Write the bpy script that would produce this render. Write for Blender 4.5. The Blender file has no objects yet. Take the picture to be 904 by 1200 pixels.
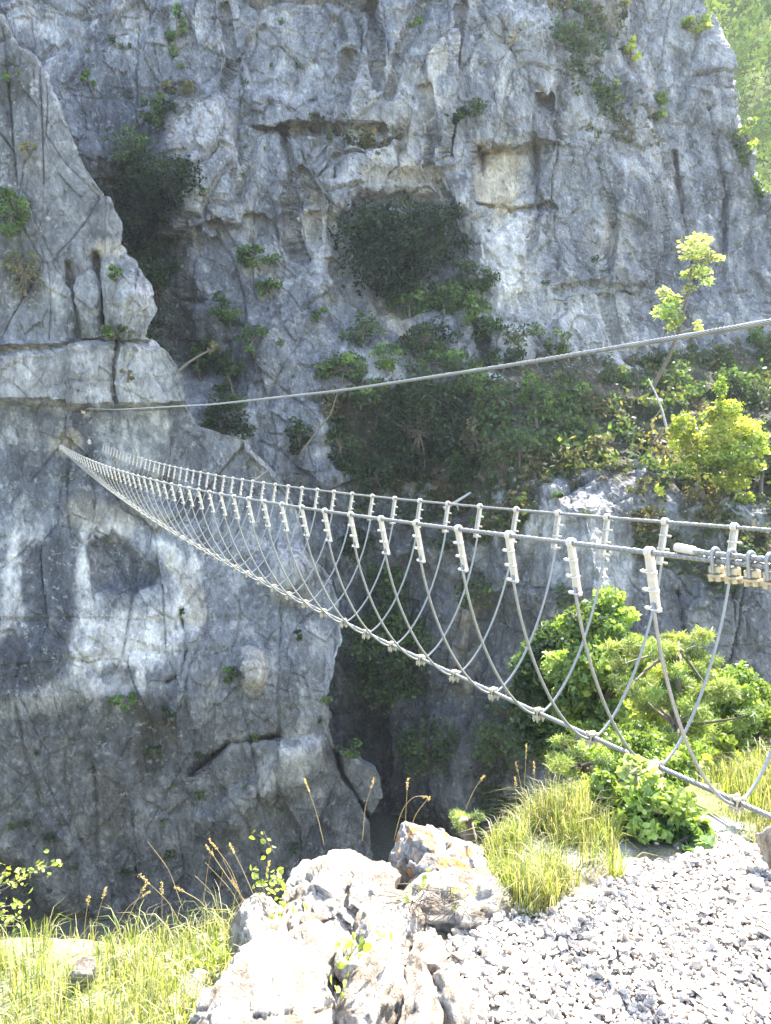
import bpy, math, random
import numpy as np
from mathutils import Vector, Matrix

# ------------------------------------------------------------------ scene, camera, light
S = bpy.context.scene
C = S.collection
R = math.radians
F_PX = 887.04                      # focal length for a 904 x 1200 frame
PIT, ROL = 0.07496, -0.02001       # camera pitched down and slightly rolled
cp, sp, cr, sr = math.cos(PIT), math.sin(PIT), math.cos(ROL), math.sin(ROL)
RIGHT = np.array([cr, sp*sr, cp*sr]); UP = np.array([-sr, sp*cr, cp*cr]); FWD = np.array([0, cp, -sp])

cam = bpy.data.cameras.new('camera'); camo = bpy.data.objects.new('camera', cam); C.objects.link(camo)
cam.sensor_fit = 'VERTICAL'; cam.sensor_height = 24; cam.sensor_width = 18.08
cam.lens = F_PX/1200*24
cam.clip_start = 0.05; cam.clip_end = 2000
camo.matrix_world = Matrix(((RIGHT[0], UP[0], -FWD[0], 0), (RIGHT[1], UP[1], -FWD[1], 0), (RIGHT[2], UP[2], -FWD[2], 0), (0, 0, 0, 1)))
S.camera = camo

SUN_EL, SUN_AZ = R(55), R(37)      # azimuth measured from +Y (into the picture) towards +X (right)
sd = Vector((math.sin(SUN_AZ)*math.cos(SUN_EL), math.cos(SUN_AZ)*math.cos(SUN_EL), math.sin(SUN_EL)))
W = bpy.data.worlds.new('World'); S.world = W; W.use_nodes = True
nt = W.node_tree; bg = nt.nodes['Background']; HAZE = .00042
sky = nt.nodes.new('ShaderNodeTexSky'); sky.sky_type = 'NISHITA'; sky.sun_disc = False
sky.sun_elevation = SUN_EL; sky.sun_rotation = SUN_AZ; sky.dust_density = 2.0; sky.air_density = 1.0
nt.links.new(sky.outputs[0], bg.inputs[0]); bg.inputs[1].default_value = 0.15
sl = bpy.data.lights.new('sun', 'SUN'); sl.energy = 4.4; sl.angle = R(0.53); sl.color = (1, .95, .87)
so = bpy.data.objects.new('sun', sl); C.objects.link(so); so.rotation_euler = sd.to_track_quat('Z', 'Y').to_euler()
S.view_settings.view_transform = 'Standard'; S.view_settings.look = 'None'
S.view_settings.exposure = 2.6; S.view_settings.gamma = 1
S.render.engine = 'CYCLES'
S.cycles.use_denoising = True
S.cycles.max_bounces = 6; S.cycles.diffuse_bounces = 3; S.cycles.transparent_max_bounces = 6
S.cycles.volume_bounces = 0
S.cycles.sample_clamp_indirect = 6

rng = np.random.default_rng(7)
random.seed(7)

# ------------------------------------------------------------------ helpers
def pix(u, v, y):
    """point of the place seen in direction (u, v) at forward distance y"""
    u = np.asarray(u, float); v = np.asarray(v, float); y = np.asarray(y, float)
    d = ((u-452)/F_PX)[..., None]*RIGHT + ((600-v)/F_PX)[..., None]*UP + FWD
    return d*(y/d[..., 1])[..., None]

def hash3(x, y, z, s):
    h = (x.astype(np.uint32)*np.uint32(0x8da6b343)) ^ (y.astype(np.uint32)*np.uint32(0xd8163841)) ^ (z.astype(np.uint32)*np.uint32(0xcb1ab31f)) ^ np.uint32((s*0x9E3779B1) & 0xffffffff)
    h ^= h >> np.uint32(15); h = h*np.uint32(0x2c1b3c6d); h ^= h >> np.uint32(12); h = h*np.uint32(0x297a2d39); h ^= h >> np.uint32(15)
    return h

def u01(h): return (h & np.uint32(0xffffff)).astype(np.float32)/np.float32(16777216)

def vnoise(p, s=0):
    """smooth value noise about -1..1, p (n,3)"""
    p = p.astype(np.float32); i = np.floor(p); f = p-i; i = i.astype(np.int64)
    f = f*f*f*(f*(f*6-15)+10)
    r = np.zeros(len(p), np.float32)
    for a in (0, 1):
        wx = f[:, 0] if a else 1-f[:, 0]
        for b in (0, 1):
            wy = f[:, 1] if b else 1-f[:, 1]
            for c in (0, 1):
                wz = f[:, 2] if c else 1-f[:, 2]
                r += wx*wy*wz*u01(hash3(i[:, 0]+a, i[:, 1]+b, i[:, 2]+c, s))
    return r*2-1

def fbm(p, o=4, s=0, g=.5, l=2.03):
    a = 1; t = 0; r = 0
    for k in range(o):
        r = r+a*vnoise(p*(l**k)+k*17.3, s+k); t += a; a *= g
    return r/t

def worley(p, s=0):
    """3D cells: F1, F2, vector to the cell centre, three random numbers of the cell"""
    p = p.astype(np.float32); i = np.floor(p); n = len(p)
    f1 = np.full(n, 9, np.float32); f2 = f1.copy(); vec = np.zeros((n, 3), np.float32); hid = np.zeros(n, np.uint32)
    ii = i.astype(np.int64)
    for a in (-1, 0, 1):
        for b in (-1, 0, 1):
            for c in (-1, 0, 1):
                h = hash3(ii[:, 0]+a, ii[:, 1]+b, ii[:, 2]+c, s)
                h2 = h*np.uint32(747796405)+np.uint32(2891336453); h3 = h2*np.uint32(277803737)+np.uint32(12345)
                q = np.stack([i[:, 0]+a+u01(h >> np.uint32(3)), i[:, 1]+b+u01(h2 >> np.uint32(5)), i[:, 2]+c+u01(h3 >> np.uint32(4))], 1)
                d = q-p; dd = (d*d).sum(1)
                m = dd < f1
                f2 = np.where(m, f1, np.minimum(f2, dd)); f1 = np.where(m, dd, f1)
                vec[m] = d[m]; hid[m] = h[m]
    r1 = u01(hid*np.uint32(2654435761) >> np.uint32(2)); r2 = u01((hid ^ np.uint32(0x5bd1e995))*np.uint32(1597334677) >> np.uint32(3)); r3 = u01((hid+np.uint32(977))*np.uint32(3812015801) >> np.uint32(4))
    return np.sqrt(f1), np.sqrt(f2), vec, r1, r2, r3

def rock_disp(p, s, big=1., amp=1., mid=1., oct_=5):
    """fractured limestone relief in metres, blocks bounded by joints at three sizes"""
    w = np.stack([fbm(p/3., 3, s+50), fbm(p/3., 3, s+60), fbm(p/3., 3, s+70)], 1)
    q = p+w*.24
    out = big*1.0*fbm(p/np.array([7., 7., 11.]), 3, s+5)+mid*.15*fbm(p/np.array([1.1, 1.1, 8.]), 3, s+6)
    for (sx, sz, am, tl, cr_) in ((4.2, 8., .62, .38, .24), (1.7, 3.0, .34, .46, .15), (.68, 1.0, .17, .66, .06), (.27, .37, .045, .6, .03)):
        f1, f2, vec, a, b, c = worley(q/np.array([sx, sx, sz]), s+int(sx*10))
        k = (big if sx > 3 else mid)
        vec = vec*np.array([sx, sx, sz])
        out = out+k*am*(a-.5)+k*tl*.5*(vec[:, 0]*(b-.5)+vec[:, 2]*(c-.35)*.6)
        e = np.clip((f2-f1)/.055, 0, 1)
        out = out-k*cr_*(1-e)**2*(a > .25)
    for sc_, wd, dp in (((2.4, 2.4, 22.), .03, .26), ((9., 9., 1.9), .025, .20)):
        cn = fbm((p*.72+q*.28)/np.array(sc_), 2, s+int(sc_[0]*7))
        out = out-mid*dp*np.exp(-(cn/wd)**2)*sm(fbm(q/3.3, 2, s+int(sc_[2]*5)), -.15, .2)+mid*dp*.22*np.sign(cn)
    n = fbm(p/.8, oct_, s+9, .55)
    out = out+mid*.08*(1-2*np.abs(n))+mid*.05*fbm(p/np.array([.22, .22, .4]), 3, s+21)
    return out*amp

def sdf(U, V, poly):
    """signed pixel distance to a closed outline, negative inside"""
    poly = np.array(poly, float); d = np.full(U.shape, 1e9); ins = np.zeros(U.shape, bool)
    for (x0, y0), (x1, y1) in zip(poly, np.roll(poly, -1, 0)):
        ex, ey = x1-x0, y1-y0
        t = np.clip(((U-x0)*ex+(V-y0)*ey)/(ex*ex+ey*ey+1e-9), 0, 1)
        d = np.minimum(d, (U-x0-t*ex)**2+(V-y0-t*ey)**2)
        if y0 != y1:
            m = ((y0 > V) != (y1 > V)) & (U < (x1-x0)*(V-y0)/(y1-y0)+x0)
            ins ^= m
    d = np.sqrt(d); return np.where(ins, -d, d)

def pline(U, V, pts):
    d = np.full(U.shape, 1e9)
    for (x0, y0), (x1, y1) in zip(pts[:-1], pts[1:]):
        ex, ey = x1-x0, y1-y0
        t = np.clip(((U-x0)*ex+(V-y0)*ey)/(ex*ex+ey*ey+1e-9), 0, 1)
        d = np.minimum(d, (U-x0-t*ex)**2+(V-y0-t*ey)**2)
    return np.sqrt(d)

def sm(x, a, b):
    t = np.clip((x-a)/(b-a), 0, 1); return t*t*(3-2*t)

def inside(U, V, poly, soft=6): return 1-sm(sdf(U, V, poly), -soft, soft)

def grid2(us, vs, tab, U, V):
    """linear look-up of a coarse table of distances"""
    us = np.array(us, float); vs = np.array(vs, float); T = np.array(tab, float)
    i = np.clip(np.searchsorted(us, U)-1, 0, len(us)-2); j = np.clip(np.searchsorted(vs, V)-1, 0, len(vs)-2)
    a = np.clip((U-us[i])/(us[i+1]-us[i]), 0, 1); b = np.clip((V-vs[j])/(vs[j+1]-vs[j]), 0, 1)
    return (T[j, i]*(1-a)+T[j, i+1]*a)*(1-b)+(T[j+1, i]*(1-a)+T[j+1, i+1]*a)*b

def blur(a, n):
    for _ in range(n):
        p = np.pad(a, 1, 'edge'); a = (p[1:-1, :-2]+p[1:-1, 2:]+p[:-2, 1:-1]+p[2:, 1:-1]+2*a)/6
    return a

def mesh_np(name, verts, faces, mat=None, smooth=False, col=None):
    """mesh from arrays; faces (n,3) or (n,4)"""
    me = bpy.data.meshes.new(name); verts = np.asarray(verts, np.float32); faces = np.asarray(faces, np.int32)
    k = faces.shape[1]; n = len(faces)
    me.vertices.add(len(verts)); me.vertices.foreach_set('co', verts.ravel())
    me.loops.add(n*k); me.loops.foreach_set('vertex_index', faces.ravel())
    me.polygons.add(n); me.polygons.foreach_set('loop_start', np.arange(0, n*k, k, dtype=np.int32))
    me.polygons.foreach_set('use_smooth', np.full(n, smooth))
    me.update(calc_edges=True)
    if col is not None:
        at = me.color_attributes.new('tint', 'FLOAT_COLOR', 'POINT')
        c4 = np.ones((len(verts), 4), np.float32); c4[:, :3] = col; at.data.foreach_set('color', c4.ravel())
    if mat: me.materials.append(mat)
    return me

def link(name, me, parent=None, loc=None, **props):
    o = bpy.data.objects.new(name, me); C.objects.link(o)
    if parent: o.parent = parent
    if loc is not None: o.location = loc
    for k, v in props.items(): o[k] = v
    return o

def empty(name, loc, **props):
    o = link(name, None, None, loc, **props); o.empty_display_size = .1; return o

def join(parts):
    """join (verts, faces) arrays of equal face size"""
    V = []; Fc = []; n = 0
    for v, f in parts: V.append(v); Fc.append(np.asarray(f)+n); n += len(v)
    return np.concatenate(V), np.concatenate(Fc)

def tube(pts, rad, sides=8, caps=True):
    pts = np.asarray(pts, float); n = len(pts); rad = np.broadcast_to(np.asarray(rad, float), (n,))
    t = np.gradient(pts, axis=0); t /= np.linalg.norm(t, axis=1)[:, None]+1e-12
    up = np.array([0, 0, 1.]) if abs(t[0, 2]) < .9 else np.array([1., 0, 0])
    N = np.cross(t[0], up); N /= np.linalg.norm(N); Ns = [N]
    for k in range(1, n):
        N = N-t[k]*N.dot(t[k]); N /= np.linalg.norm(N)+1e-12; Ns.append(N)
    Ns = np.array(Ns); B = np.cross(t, Ns)
    a = np.arange(sides)*2*math.pi/sides
    v = pts[:, None]+rad[:, None, None]*(np.cos(a)[None, :, None]*Ns[:, None]+np.sin(a)[None, :, None]*B[:, None])
    v = v.reshape(-1, 3)
    i = np.arange(n-1)[:, None]*sides; j = np.arange(sides)[None]; j2 = (j+1) % sides
    f = np.stack([i+j, i+j2, i+sides+j2, i+sides+j], -1).reshape(-1, 4)
    if caps:
        v = np.concatenate([v, pts[:1], pts[-1:]]); a0 = len(v)-2; L = (n-1)*sides
        j = np.arange(sides); j2 = (j+1) % sides
        f = np.concatenate([f, np.stack([np.full(sides, a0), j2, j, np.full(sides, a0)], 1)[:, [0, 1, 2, 2]], np.stack([np.full(sides, a0+1), L+j, L+j2], 1)[:, [0, 1, 2, 2]]])
        # degenerate quads are turned into triangles by mesh_quads
    return v, f

def mesh_any(name, v, f, mat, smooth=True, col=None):
    """quads where the last two indices may be equal (triangles)"""
    f = np.asarray(f); tri = f[:, 2] == f[:, 3]
    t = np.concatenate([f[tri][:, :3], f[~tri][:, [0, 1, 2]], f[~tri][:, [0, 2, 3]]])
    return mesh_np(name, v, t, mat, smooth, col)

def box(c, s, rot=None, bev=0.0):
    c = np.asarray(c, float); s = np.asarray(s, float)/2
    if bev <= 0:
        v = np.array([[x, y, z] for x in (-1, 1) for y in (-1, 1) for z in (-1, 1)], float)*s
        f = np.array([[0, 1, 3, 2], [4, 6, 7, 5], [0, 4, 5, 1], [2, 3, 7, 6], [0, 2, 6, 4], [1, 5, 7, 3]])
    else:
        b = min(bev, s.min()*.9); v = []; idx = {}
        for x in (-1, 1):
            for y in (-1, 1):
                for z in (-1, 1):
                    for ax in range(3):
                        p = np.array([x, y, z], float)*(s-b); p[ax] = (x, y, z)[ax]*s[ax]
                        idx[(x, y, z, ax)] = len(v); v.append(p)
        f = []
        for ax in range(3):
            o1, o2 = [k for k in range(3) if k != ax]
            for sg in (-1, 1):
                q = []
                for (a, bb) in ((-1, -1), (1, -1), (1, 1), (-1, 1)):
                    k = [0, 0, 0]; k[ax] = sg; k[o1] = a; k[o2] = bb; q.append(idx[(*k, ax)])
                f.append(q)
        for ax in range(3):
            o1, o2 = [k for k in range(3) if k != ax]
            for a in (-1, 1):
                for bb in (-1, 1):
                    q = []
                    for sg, on in ((-1, o1), (-1, o2), (1, o2), (1, o1)):
                        k = [0, 0, 0]; k[ax] = sg; k[o1] = a; k[o2] = bb; q.append(idx[(*k, on)])
                    f.append(q)
        for x in (-1, 1):
            for y in (-1, 1):
                for z in (-1, 1):
                    f.append([idx[(x, y, z, 0)], idx[(x, y, z, 1)], idx[(x, y, z, 2)], idx[(x, y, z, 2)]])
        v = np.array(v); f = np.array(f)
    if rot is not None: v = v@np.asarray(rot).T
    return v+c, f

# ------------------------------------------------------------------ materials
def newmat(name):
    m = bpy.data.materials.new(name); m.use_nodes = True
    t = m.node_tree; b = t.nodes['Principled BSDF']; return m, t, b

def N(t, typ, **kw):
    n = t.nodes.new(typ)
    for k, v in kw.items():
        if k in n.inputs.keys(): n.inputs[k].default_value = v
        else: setattr(n, k, v)
    return n

def noise_node(t, scale, detail=6, rough=.6, vec=None):
    n = N(t, 'ShaderNodeTexNoise'); n.inputs['Scale'].default_value = scale; n.inputs['Detail'].default_value = detail; n.inputs['Roughness'].default_value = rough
    if vec is not None: t.links.new(vec, n.inputs['Vector'])
    return n

def ramp(t, fac, stops):
    r = N(t, 'ShaderNodeValToRGB'); e = r.color_ramp.elements
    while len(e) < len(stops): e.new(.5)
    for el, (p, c) in zip(e, stops):
        el.position = p; el.color = (c, c, c, 1) if not isinstance(c, tuple) else (*c, 1)
    t.links.new(fac, r.inputs[0]); return r

def mul(t, a, b, fac=1.0, typ='MULTIPLY'):
    m = N(t, 'ShaderNodeMix', data_type='RGBA', blend_type=typ); m.inputs[0].default_value = fac
    t.links.new(a, m.inputs[6])
    if hasattr(b, 'links'): t.links.new(b, m.inputs[7])
    else: m.inputs[7].default_value = (*b, 1)
    return m

def rock_material(name, s=1.0, bump=.06, speck=.5, lo=.74, hi=1.22):
    """limestone: vertex tint carries the stains and some painted shade, nodes add grain, specks, hairline cracks and relief; s = grain size in metres"""
    m, t, b = newmat(name)
    tc = N(t, 'ShaderNodeTexCoord'); mp = N(t, 'ShaderNodeMapping'); mp.inputs['Scale'].default_value = (1, 1, .55)
    t.links.new(tc.outputs['Object'], mp.inputs[0]); vec = mp.outputs[0]
    at = N(t, 'ShaderNodeVertexColor', layer_name='tint')
    n1 = noise_node(t, 1.3/s, 9, .68, vec); n2 = noise_node(t, 7/s, 6, .7, vec); n3 = noise_node(t, 3.1/s, 8, .75, tc.outputs['Object'])
    r1 = ramp(t, n1.outputs[0], [(.3, lo), (.5, .98), (.7, hi)])
    r2 = ramp(t, n2.outputs[0], [(.32, .68), (.5, 1.), (.68, 1.32)])
    c = mul(t, at.outputs[0], r1.outputs[0]); c = mul(t, c.outputs[2], r2.outputs[0])
    r3 = ramp(t, n3.outputs[0], [(.56, 0.), (.63, speck)])
    mx = N(t, 'ShaderNodeMix', data_type='RGBA'); t.links.new(r3.outputs[0], mx.inputs[0]); t.links.new(c.outputs[2], mx.inputs[6]); mx.inputs[7].default_value = (.56, .54, .50, 1)
    # warped hairline cracks
    wn = noise_node(t, 1.1/s, 3, .6, tc.outputs['Object'])
    av = N(t, 'ShaderNodeVectorMath', operation='MULTIPLY_ADD'); t.links.new(wn.outputs['Color'], av.inputs[0]); av.inputs[1].default_value = (.9*s, .9*s, .9*s); t.links.new(vec, av.inputs[2])
    vo = N(t, 'ShaderNodeTexVoronoi', feature='DISTANCE_TO_EDGE'); vo.inputs['Scale'].default_value = 1.25/s; t.links.new(av.outputs[0], vo.inputs['Vector'])
    vr = ramp(t, vo.outputs['Distance'], [(.0, .0), (.035, 1.)])
    vo2 = N(t, 'ShaderNodeTexVoronoi', feature='DISTANCE_TO_EDGE'); vo2.inputs['Scale'].default_value = 4.1/s; t.links.new(av.outputs[0], vo2.inputs['Vector'])
    vr2 = ramp(t, vo2.outputs['Distance'], [(.0, .0), (.06, 1.)])
    gate = ramp(t, n1.outputs[0], [(.44, 0.), (.55, 1.)])
    mg = N(t, 'ShaderNodeMath', operation='MAXIMUM'); t.links.new(vr.outputs[0], mg.inputs[0]); t.links.new(gate.outputs[0], mg.inputs[1])
    jm = N(t, 'ShaderNodeMapping'); jm.inputs['Scale'].default_value = (1, 1, .42); jm.inputs['Rotation'].default_value = (0, .22, 0); t.links.new(av.outputs[0], jm.inputs[0])
    jv = N(t, 'ShaderNodeTexVoronoi', feature='F1', distance='CHEBYCHEV'); jv.inputs['Scale'].default_value = 2.3/s; t.links.new(jm.outputs[0], jv.inputs['Vector'])
    jb = ramp(t, jv.outputs['Color'], [(.2, .86), (.8, 1.16)])
    jv2 = N(t, 'ShaderNodeTexVoronoi', feature='F1', distance='CHEBYCHEV'); jv2.inputs['Scale'].default_value = 8.5/s; t.links.new(jm.outputs[0], jv2.inputs['Vector'])
    jb2 = ramp(t, jv2.outputs['Color'], [(.2, .9), (.8, 1.1)])
    dk = ramp(t, mg.outputs[0], [(0, .93), (1, 1.)])
    c2 = mul(t, mx.outputs[2], dk.outputs[0]); c2 = mul(t, c2.outputs[2], jb.outputs[0]); c2 = mul(t, c2.outputs[2], jb2.outputs[0])
    t.links.new(c2.outputs[2], b.inputs['Base Color'])
    b.inputs['Roughness'].default_value = .93; b.inputs['Specular IOR Level'].default_value = .25
    h1 = N(t, 'ShaderNodeMath', operation='MULTIPLY_ADD'); t.links.new(n1.outputs[0], h1.inputs[0]); h1.inputs[1].default_value = 2.2; t.links.new(n2.outputs[0], h1.inputs[2])
    h2 = N(t, 'ShaderNodeMath', operation='MULTIPLY_ADD'); t.links.new(mg.outputs[0], h2.inputs[0]); h2.inputs[1].default_value = .07; t.links.new(h1.outputs[0], h2.inputs[2])
    h3 = N(t, 'ShaderNodeMath', operation='MULTIPLY_ADD'); t.links.new(vr2.outputs[0], h3.inputs[0]); h3.inputs[1].default_value = .04; t.links.new(h2.outputs[0], h3.inputs[2])
    bp = N(t, 'ShaderNodeBump'); h4 = N(t, 'ShaderNodeMath', operation='MULTIPLY_ADD'); t.links.new(jb.outputs[0], h4.inputs[0]); h4.inputs[1].default_value = 1.1; t.links.new(h3.outputs[0], h4.inputs[2])
    h5 = N(t, 'ShaderNodeMath', operation='MULTIPLY_ADD'); t.links.new(jb2.outputs[0], h5.inputs[0]); h5.inputs[1].default_value = .6; t.links.new(h4.outputs[0], h5.inputs[2])
    bp.inputs['Strength'].default_value = 1; bp.inputs['Distance'].default_value = bump
    t.links.new(h5.outputs[0], bp.inputs['Height']); t.links.new(bp.outputs[0], b.inputs['Normal'])
    return m

def leaf_material(name, trans=.45, gain=1.0, gloss=.35):
    m, t, b = newmat(name)
    at = N(t, 'ShaderNodeVertexColor', layer_name='tint')
    oi = N(t, 'ShaderNodeTexCoord'); nn = noise_node(t, 9, 3, .6, oi.outputs['Object']); rr = ramp(t, nn.outputs[0], [(.3, .75*gain), (.7, 1.25*gain)])
    c = mul(t, at.outputs[0], rr.outputs[0])
    t.links.new(c.outputs[2], b.inputs['Base Color']); b.inputs['Roughness'].default_value = .5; b.inputs['Specular IOR Level'].default_value = gloss
    tr = N(t, 'ShaderNodeBsdfTranslucent'); c2 = mul(t, c.outputs[2], (1.5, 1.55, .55)); t.links.new(c2.outputs[2], tr.inputs[0])
    ms = N(t, 'ShaderNodeMixShader'); ms.inputs[0].default_value = trans
    t.links.new(b.outputs[0], ms.inputs[1]); t.links.new(tr.outputs[0], ms.inputs[2])
    t.links.new(ms.outputs[0], t.nodes['Material Output'].inputs[0]); return m

def plain_material(name, col, rough=.6, metal=0., nscale=30, var=.3, bump=.002):
    m, t, b = newmat(name)
    tc = N(t, 'ShaderNodeTexCoord'); nn = noise_node(t, nscale, 6, .65, tc.outputs['Object'])
    rr = ramp(t, nn.outputs[0], [(.3, 1-var), (.7, 1+var)])
    rgb = N(t, 'ShaderNodeRGB'); rgb.outputs[0].default_value = (*col, 1)
    c = mul(t, rgb.outputs[0], rr.outputs[0]); t.links.new(c.outputs[2], b.inputs['Base Color'])
    b.inputs['Metallic'].default_value = metal
    rg = ramp(t, nn.outputs[0], [(.3, max(0, rough-.12)), (.7, min(1, rough+.12))]); t.links.new(rg.outputs[0], b.inputs['Roughness'])
    bp = N(t, 'ShaderNodeBump'); bp.inputs['Distance'].default_value = bump; t.links.new(nn.outputs[0], bp.inputs['Height']); t.links.new(bp.outputs[0], b.inputs['Normal'])
    return m

M_ROCK = rock_material('limestone_cliff', .8, .16, .62, .66, 1.3)
M_BOULDER = rock_material('limestone_boulder', .13, .022, .25, .72, 1.15)
M_STONE = rock_material('gravel_stone', .05, .003, .25, .85, 1.12)
M_SOIL = rock_material('rocky_soil', .12, .012, .2)
M_LEAF = leaf_material('leaf', .42)
M_LEAF_NEAR = leaf_material('leaf_near', .38, 1.0, .5)
M_GRASS = leaf_material('grass_blade', .45, 1.0, .4)
M_BARK = plain_material('bark', (.16, .13, .10), .9, 0, 14, .4, .01)
M_DEADWOOD = plain_material('dead_wood', (.42, .38, .33), .9, 0, 14, .3, .006)
M_STEEL = plain_material('galvanised_cable', (.36, .345, .33), .45, .6, 60, .25, .001)
M_LOOP = plain_material('galvanised_loop_cable', (.28, .275, .265), .5, .5, 80, .2, .001)
M_ROPE, _t, _b = newmat('stranded_steel')
_a = N(_t, 'ShaderNodeVertexColor', layer_name='tint'); _t.links.new(_a.outputs[0], _b.inputs['Base Color']); _b.inputs['Metallic'].default_value = .45; _b.inputs['Roughness'].default_value = .45
M_CLAMP = plain_material('clamp_zinc', (.52, .46, .35), .45, .4, 40, .25, .001)
M_PLATE = plain_material('galvanised_plate', (.58, .52, .45), .5, .25, 35, .12, .0008)
M_BRASS = plain_material('yellow_zinc', (.46, .39, .26), .4, .6, 40, .2, .001)

# ------------------------------------------------------------------ cliffs
def sheet(name, U, V, D, disp_amp, seed, colour, label_kind='structure', extra=None, mat=None, dargs={}):
    """a rock wall lofted through distances D; returns its final points as a grid"""
    nr, nc = U.shape
    P = pix(U, V, D)
    Ps = P.copy()
    for _ in range(10):
        for k in range(3): Ps[..., k] = blur(Ps[..., k], 1)
    du = np.gradient(Ps, axis=1); dv = np.gradient(Ps, axis=0)
    n = np.cross(du, dv); n /= np.linalg.norm(n, axis=2)[..., None]+1e-9
    cam_side = (n*(-P)).sum(2)
    n = np.where((np.median(cam_side) < 0), -n, n)
    d = rock_disp(P.reshape(-1, 3), seed, **dargs).reshape(nr, nc)*disp_amp
    P = P+n*d[..., None]
    idx = np.arange(nr*nc).reshape(nr, nc)
    f = np.stack([idx[:-1, :-1], idx[1:, :-1], idx[1:, 1:], idx[:-1, 1:]], -1).reshape(-1, 4)
    col = colour(U, V, P, d)
    me = mesh_np(name, P.reshape(-1, 3), f, mat or M_ROCK, False, col.reshape(-1, 3))
    link(name, me, kind=label_kind)
    return P

class Look:
    """finds the point of a wall seen at (u, v)"""
    def __init__(s, U, V, P): s.u = U.ravel(); s.v = V.ravel(); s.p = P.reshape(-1, 3)
    def __call__(s, u, v):
        k = np.argmin((s.u-u)**2+(s.v-v)**2); return s.p[k].copy()

def lerp3(a, b, t): return a+(b-a)*t[..., None]

GREY = np.array([.225, .227, .238]); PALE = np.array([.53, .51, .48]); DARKR = np.array([.105, .107, .115]); CREAM = np.array([.50, .42, .30]); RUST = np.array([.30, .20, .12]); EARTH = np.array([.085, .08, .05]); MOSS = np.array([.05, .065, .028])

def rock_colour(U, V, P, s, pale=(), dark=(), cream=(), earth=(), lighten=0.):
    nr, nc = U.shape; p = P.reshape(-1, 3)
    c = np.broadcast_to(GREY, (nr, nc, 3)).copy()
    big = fbm(p/np.array([4, 4, 7.]), 4, s).reshape(nr, nc)
    stre = fbm(p/np.array([.55, .55, 6.]), 4, s+11).reshape(nr, nc)
    fine = fbm(p/np.array([.5, .5, .8]), 5, s+15, .6).reshape(nr, nc)
    patch = fbm(p/np.array([1.4, 1.4, 2.2]), 5, s+18, .6).reshape(nr, nc)
    c = lerp3(c, PALE, np.clip(.22+.5*big+.55*patch+lighten, 0, .75))
    c = lerp3(c, DARKR, np.clip(sm(stre+.35*big, .1, .5)*.6, 0, 1))
    c = lerp3(c, PALE*1.05, sm(fine+.5*patch, .26, .42)*.6)
    c = lerp3(c, DARKR, sm(-fine-.4*patch, .26, .46)*.5)
    c = lerp3(c, CREAM*.85, sm(patch-.4*fine+.3*stre, .30, .6)*.35)
    stre2 = fbm(p/np.array([.22, .22, 3.]), 4, s+31).reshape(nr, nc)
    edge = (fine*20+patch*26+stre2*16)
    for poly, k, soft in pale: c = lerp3(c, PALE*np.array([1.45, 1.40, 1.33]), (1-sm(sdf(U, V, poly)+edge, -soft, soft))*np.clip(k*(.92+.5*np.clip(fine+patch, -.6, .6)), 0, 1))
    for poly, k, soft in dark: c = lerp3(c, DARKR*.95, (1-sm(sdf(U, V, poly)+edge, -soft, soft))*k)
    for poly, k, soft in cream: c = lerp3(c, CREAM*1.15, (1-sm(sdf(U, V, poly)+edge*.7, -soft, soft))*k)
    for poly, k, soft in earth:
        m = (1-sm(sdf(U, V, poly)+edge*1.4, -soft, soft))*k
        e = lerp3(np.broadcast_to(EARTH, c.shape), MOSS, sm(patch, -.2, .3)); e = lerp3(e, np.array([.15, .115, .075]), sm(fine, .0, .4))
        c = c*(1-m[..., None])+e*m[..., None]
    return c

# --- near-left wall that carries the bridge end
silA = np.array([(-60, -60), (0, 20), (22, 60), (50, 82), (75, 140), (100, 195), (128, 232), (142, 262), (145, 300), (158, 308), (176, 335), (184, 362), (168, 395), (200, 412), (214, 440), (216, 472), (232, 500), (290, 515), (330, 552), (352, 598), (360, 640), (392, 680), (402, 720), (405, 752), (388, 800), (384, 850), (396, 880), (445, 905), (448, 935), (432, 962), (440, 1120)], float)
def usilA(v): return np.interp(v, silA[:, 1], silA[:, 0])
rows = np.arange(-60, 1121, 2.0); ns, nk = 330, 14
sgrid = np.linspace(0, 1, ns)**.92
V = np.repeat(rows[:, None], ns+nk, 1)
us = usilA(rows)[:, None]
Ua = -110+(us+110)*sgrid[None]
kk = np.arange(1, nk+1)/nk
Ub = us-26*np.sin(kk*1.5)[None]*np.ones_like(us)
U = np.concatenate([Ua, Ub], 1)
prof = np.interp(V, [-60, 0, 250, 395, 402, 470, 480, 500, 560, 612, 690, 780, 815, 850, 920, 1000, 1120], [1.5, 1.0, .3, -.1, -.45, -.55, -.1, 0, -.1, -.35, -.9, -1.7, -1.85, -1.6, -1.2, -.8, -.3])
D = 24.4+.0065*(U-80)+prof
D -= .85*np.exp(-(((U-155)/24)**2+((V-355)/38)**2)*1.2)                    # rounded block on the edge
D += .7*np.exp(-(pline(U, V, [(112, 300), (120, 345), (124, 390)])/5)**2)   # joint beside it
D += .5*np.exp(-(pline(U, V, [(80, 310), (88, 350), (92, 395)])/3.5)**2)
D += .45*np.exp(-(pline(U, V, [(0, 410), (55, 405), (100, 400), (190, 402)])/3)**2)
D += .5*np.exp(-(pline(U, V, [(140, 395), (132, 430), (136, 470)])/3)**2)
D -= 1.1*np.exp(-(((U-338)/28)**2+((V-672)/30)**2)**2)                     # round boulder
D -= .9*np.exp(-(((U-298)/17)**2+((V-785)/26)**2)**2)                      # pinkish block
D += .5*inside(U, V, [(110, 560), (200, 560), (230, 600), (150, 590)], 10)
D += .35*inside(U, V, [(110, 640), (135, 632), (185, 672), (180, 690), (112, 690)], 9)
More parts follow.
